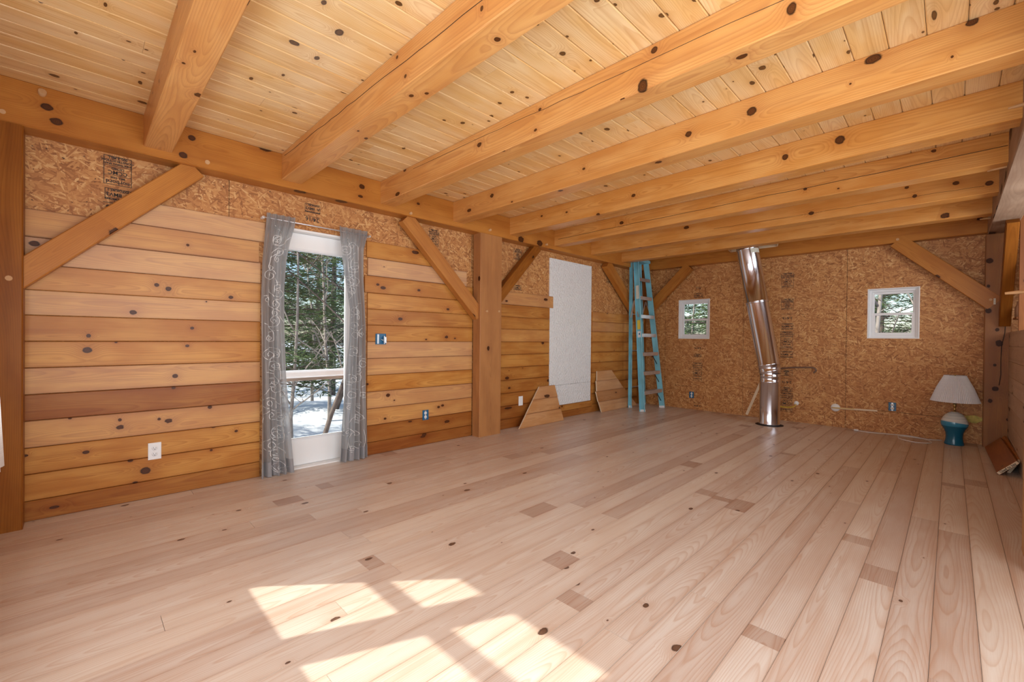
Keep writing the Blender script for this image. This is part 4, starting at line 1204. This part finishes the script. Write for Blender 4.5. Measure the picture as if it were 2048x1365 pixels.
def curtain(A, B, folds, ph, label, zb):
    o = empty('door_curtain', (.05, (lerp_tab(A, 0) + lerp_tab(B, 0)) / 2, 0))
    def S(s, z, off=0.0):
        a, b = lerp_tab(A, z), lerp_tab(B, z)
        t = (z - zb) / (2.13 - zb)
        amp = .013 + .016 * (1 - t)
        w = math.sin(ph + s * folds * 2 * math.pi + .9 * math.sin(z * 1.7 + ph)) + .35 * math.sin(ph * 2 + s * folds * 4.7 * math.pi + z * 2.1)
        if t > .93: w += .8 * math.sin(s * folds * 9 * math.pi); amp = .010
        y = a + (b - a) * (s + .02 * math.sin(s * folds * 2 * math.pi + ph))
        return Vector((.055 + amp * w + off, y, z))
    def sheetrows(z0, z1, nz, ns=84, off=0.0):
        rows = []; uv = []
        for k in range(nz + 1):
            z = z0 + (z1 - z0) * k / nz
            rows.append([S(i / ns, z, off) for i in range(ns + 1)]); uv.append([(z, i / ns * .5) for i in range(ns + 1)])
        return rows, uv
    mb = MB(); r, u = sheetrows(zb + .115, 2.125, 60); mb.grid(r, u); mb.build('fabric', M['curtain'], o)
    mb = MB(); r, u = sheetrows(zb, zb + .117, 6, off=.0015); mb.grid(r, u); mb.build('hem', M['hem'], o)
    # scroll embroidery lying on the cloth
    mb = MB(); rng = random.Random(int(ph * 100))
    def ribbon(pts):
        w = .0021
        for p, q in zip(pts, pts[1:]):
            if not (0.02 < p[0] < .98 and 0.02 < q[0] < .98): continue
            a = S(p[0], p[1], .0022); b = S(q[0], q[1], .0022)
            d = (b - a)
            if d.length < 1e-5: continue
            n = Vector((1, 0, 0)).cross(d).normalized() * w
            mb.quad([a - n, a + n, b + n, b - n])
    wid = .24
    z = zb + .10; side = 1
    while z < 2.0:
        for rep in range(2):
            s0 = rng.uniform(.2, .8); zc = z + rng.uniform(-.05, .05); R = rng.uniform(.028, .055); dr = rng.choice((-1, 1)); a0 = rng.uniform(0, 6.28)
            pts = []
            for k in range(44):
                a = k / 43 * 3.6 * math.pi; rr = R * (k / 43) ** .8
                pts.append((s0 + rr * math.cos(a0 + dr * a) / wid, zc + rr * math.sin(a0 + dr * a)))
            ex, ez = pts[-1]
            tx = -math.sin(a0 + dr * 3.6 * math.pi) * dr; tz = math.cos(a0 + dr * 3.6 * math.pi) * dr
            for k in range(1, 16):
                t = k / 15
                pts.append((ex + (tx * .12 * t - tz * .10 * t * t * dr) / wid * .8, ez + tz * .12 * t + tx * .10 * t * t * dr))
            ribbon(pts)
        z += .13; side = -side
    mb.build('embroidery', M['thread'], o)
    for c in o.children: c.location = -Vector(o.location)
    tag(o, label, 'curtain', 'grey curtains either side of the glass door')
curtain(LO, LI, 4.2, .4, 'grey scroll-patterned curtain on the left side of the glass door', -.0 + .004)
curtain(RI, RO, 4.6, 1.7, 'grey scroll-patterned curtain on the right side of the glass door, partly lit by sun', .006)
rod = empty('curtain_rod', (.055, 1.30, 2.085))
mb = MB(); mb.tube([(0, -.455, 0), (0, 0, 0), (0, .455, .0)], .006, 10); mb.build('rod', M['alu'], rod)
for s in (-1, 1):
    mb = MB(); mb.box(-.055, .004, s * .45 - .008, s * .45 + .008, -.008, .008, 'y', .002); mb.build('bracket', M['white'], rod)
tag(rod, 'thin white curtain rod above the glass door', 'rod')

# ------------------------------------------------------------------ outside
GZ = -.95
mb = MB(); rows = []
rng = random.Random(3)
for i in range(50):
    row = []
    for j in range(50):
        x = -42 + 90 * i / 49; y = -30 + 80 * j / 49
        r = math.hypot(x - 2, y - 3)
        z = GZ + .12 * math.sin(x * .7 + 1.3 * math.sin(y * .4)) + .10 * math.sin(y * .9 + x * .3) + max(0, r - 14) * .045
        row.append((x, y, z))
    rows.append(row)
mb.grid(rows); tag(mb.build('snowy_ground', M['snow']), kind='structure')
mb = MB()
for k in range(9): mb.box(-1.55, -.145, -2.0 + k * 1.0, -1.01 + k * 1.0, -.20, -.16, 'y', .002)
dk = tag(mb.build('deck', M['deck']), 'narrow snowy deck outside the glass door', 'deck')
mb = MB(); mb.box(-1.52, -.16, -2, 6.9, -.16, -.10, 'y', .01); mb.build('snow_cover', M['snow'], dk)
dr = empty('deck_railing', (-1.45, 2.5, -.1))
mb = MB(); mb.beam((0, -4.2, .735), (0, 4.2, .735), .09, .035, (1, 0, 0), .004); mb.build('top_rail', M['deck'], dr)
mb = MB(); mb.beam((0, -4.2, .795), (0, 4.2, .795), .12, .085, (1, 0, 0), .035); mb.build('snow_cap', M['snow'], dr)
for k in range(4):
    mb = MB(); y = -3.9 + k * 2.6; mb.box(-.045, .045, y - .045, y + .045, -.8, .73, 'z', .003); mb.build('railing_post', M['deck'], dr)
tag(dr, 'deck railing capped with snow outside the glass door', 'railing')

def make_pine(seed, H):
    rng = random.Random(seed)
    root = empty('pine_tree')
    mb = MB(); mb.tube([(0, 0, -.4), (.05, .03, H * .4), (.0, .06, H)], .13, 8, r1=.02); 
    fb = MB()
    nb = int(H * 15)
    for k in range(nb):
        z = .7 + (H - .9) * (k / nb); t = 1 - z / H
        L = (.4 + 1.3 * t) * rng.uniform(.7, 1.15); a = rng.uniform(0, 6.283); dip = rng.uniform(-.28, .12)
        dv = Vector((math.cos(a), math.sin(a), dip)); p0 = Vector((0, 0, z))
        mb.tube([p0, p0 + dv * L * .6 + Vector((0, 0, .04)), p0 + dv * L], .018, 4, r1=.005)
        n = int(95 * L)
        for q in range(n):
            s = rng.uniform(.2, 1.02); c = p0 + dv * (L * s) + Vector((rng.gauss(0, .13), rng.gauss(0, .13), rng.gauss(0, .06))) * (1.2 - .4 * s)
            aa = a + rng.uniform(-1.6, 1.6); l = rng.uniform(.09, .20); w = rng.uniform(.006, .016)
            e = Vector((math.cos(aa), math.sin(aa), rng.uniform(-.5, .4))) * l
            g = Vector((rng.uniform(-1, 1), rng.uniform(-1, 1), rng.uniform(-1, 1))).normalized() * w
            fb.quad([c - g, c + e * .5 - g * 1.3, c + e, c + e * .5 + g * 1.3])
    mb.build('trunk', M['bark'], root); fb.build('foliage', M['needles'], root)
    return root
def make_sapling(seed, H, mat='palebark'):
    rng = random.Random(seed); root = empty('bare_sapling'); mb = MB()
    def branch(p, d, L, r, depth):
        pts = [p]; q = Vector(p); dd = Vector(d).normalized()
        for k in range(5):
            dd = (dd + Vector((rng.gauss(0, .10), rng.gauss(0, .10), rng.gauss(0, .06) + .04))).normalized(); q = q + dd * L / 5; pts.append(Vector(q))
        mb.tube(pts, r, 5 if depth < 2 else 3, r1=r * .35)
        if depth < 3:
            for k in range((9, 5, 4)[depth]):
                s = rng.uniform(.2, .98); i = min(4, int(s * 5)); pp = pts[i].lerp(pts[i + 1], s * 5 - i)
                a = rng.uniform(0, 6.283); nd = (dd * .55 + Vector((math.cos(a), math.sin(a), rng.uniform(-.1, .5)))).normalized()
                branch(pp, nd, L * rng.uniform(.25, .42), r * .42, depth + 1)
    branch(Vector((0, 0, -.4)), Vector((rng.gauss(0, .05), rng.gauss(0, .05), 1)), H, .045, 0)
    mb.build('branches', M[mat], root); return root
def copy_thing(o):
    c = o.copy(); COL.objects.link(c)
    for ch in list(o.children):
        d = ch.copy(); COL.objects.link(d); d.parent = c
    return c
pines = [make_pine(11, 8.5), make_pine(12, 10), make_pine(13, 7)]
saps = [make_sapling(21, 5.5), make_sapling(22, 6.5, 'bark'), make_sapling(23, 4.5)]
def gz(x, y):
    r = math.hypot(x - 2, y - 3)
    return GZ + .12 * math.sin(x * .7 + 1.3 * math.sin(y * .4)) + .10 * math.sin(y * .9 + x * .3) + max(0, r - 14) * .045
rng = random.Random(5)
used = set()
def place(protos, idx, x, y, rot, sc, label, cat, group):
    p = protos[idx]
    o = p if p.name not in used else copy_thing(p)
    used.add(p.name)
    o.location = (x, y, gz(x, y)); o.rotation_euler = (0, 0, rot); o.scale = (sc, sc, sc)
    tag(o, label, cat, group)
ORD = ['first', 'second', 'third', 'fourth', 'fifth', 'sixth', 'seventh', 'eighth']
def grove(protos, spots, look, where, group, sc=(.85, 1.15)):
    f = lambda p: (Vector((p[0], p[1], 0)) - CAMP).dot(CR) / (Vector((p[0], p[1], 0)) - CAMP).dot(CF)
    for k, (x, y) in enumerate(sorted(spots, key=f)):
        n = len(spots)
        lab = '%s, %s from the left of the %d seen through %s' % (look, ORD[k], n, where) if n > 1 else '%s seen through %s' % (look, where)
        place(protos, k % 3, x, y, k * 1.7, rng.uniform(*sc), lab, 'tree', group)
grove(pines, [(-5.2, 2.3), (-7.2, 5.0), (-8.8, 3.4), (-11.6, 6.2), (-13.6, 4.6), (-16.5, 7.6)], 'dark green pine', 'the glass door', 'pines beyond the glass door')
grove(saps, [(-3.2, 2.35), (-3.9, 3.2), (-4.6, 2.6), (-6.4, 4.0), (-7.7, 4.6), (-9.6, 4.8)], 'bare leafless sapling', 'the glass door', 'bare saplings beyond the glass door')
grove(pines, [(.1, 10.6), (-2.1, 11.9), (-1.7, 15.4), (-4.0, 17.6)], 'dark green pine', 'the left small window', 'pines beyond the left small window')
grove(saps, [(-.9, 10.9)], 'bare leafless sapling', 'the left small window', None)
grove(pines, [(2.0, 13.0), (3.9, 15.6), (2.3, 18.6)], 'dark green pine', 'the right small window', 'pines beyond the right small window')
grove(saps, [(3.6, 9.4), (2.8, 10.3), (3.1, 11.5), (3.7, 12.4), (2.6, 14.0)], 'bare leafless sapling', 'the right small window', 'saplings beyond the right small window')
for k, (x, y, lab) in enumerate([(-7.6, -2.2, 'nearest the house'), (-11.2, -.8, 'farther off'), (-9.6, -5.0, 'most southerly')]):  # pines put in out of view to shade the snow
    place(pines, k, x, y, k * 1.1, 1.0, 'added unseen dark green pine whose shadow falls on the snow outside the glass door, ' + lab, 'tree', 'added pines shading the snow')
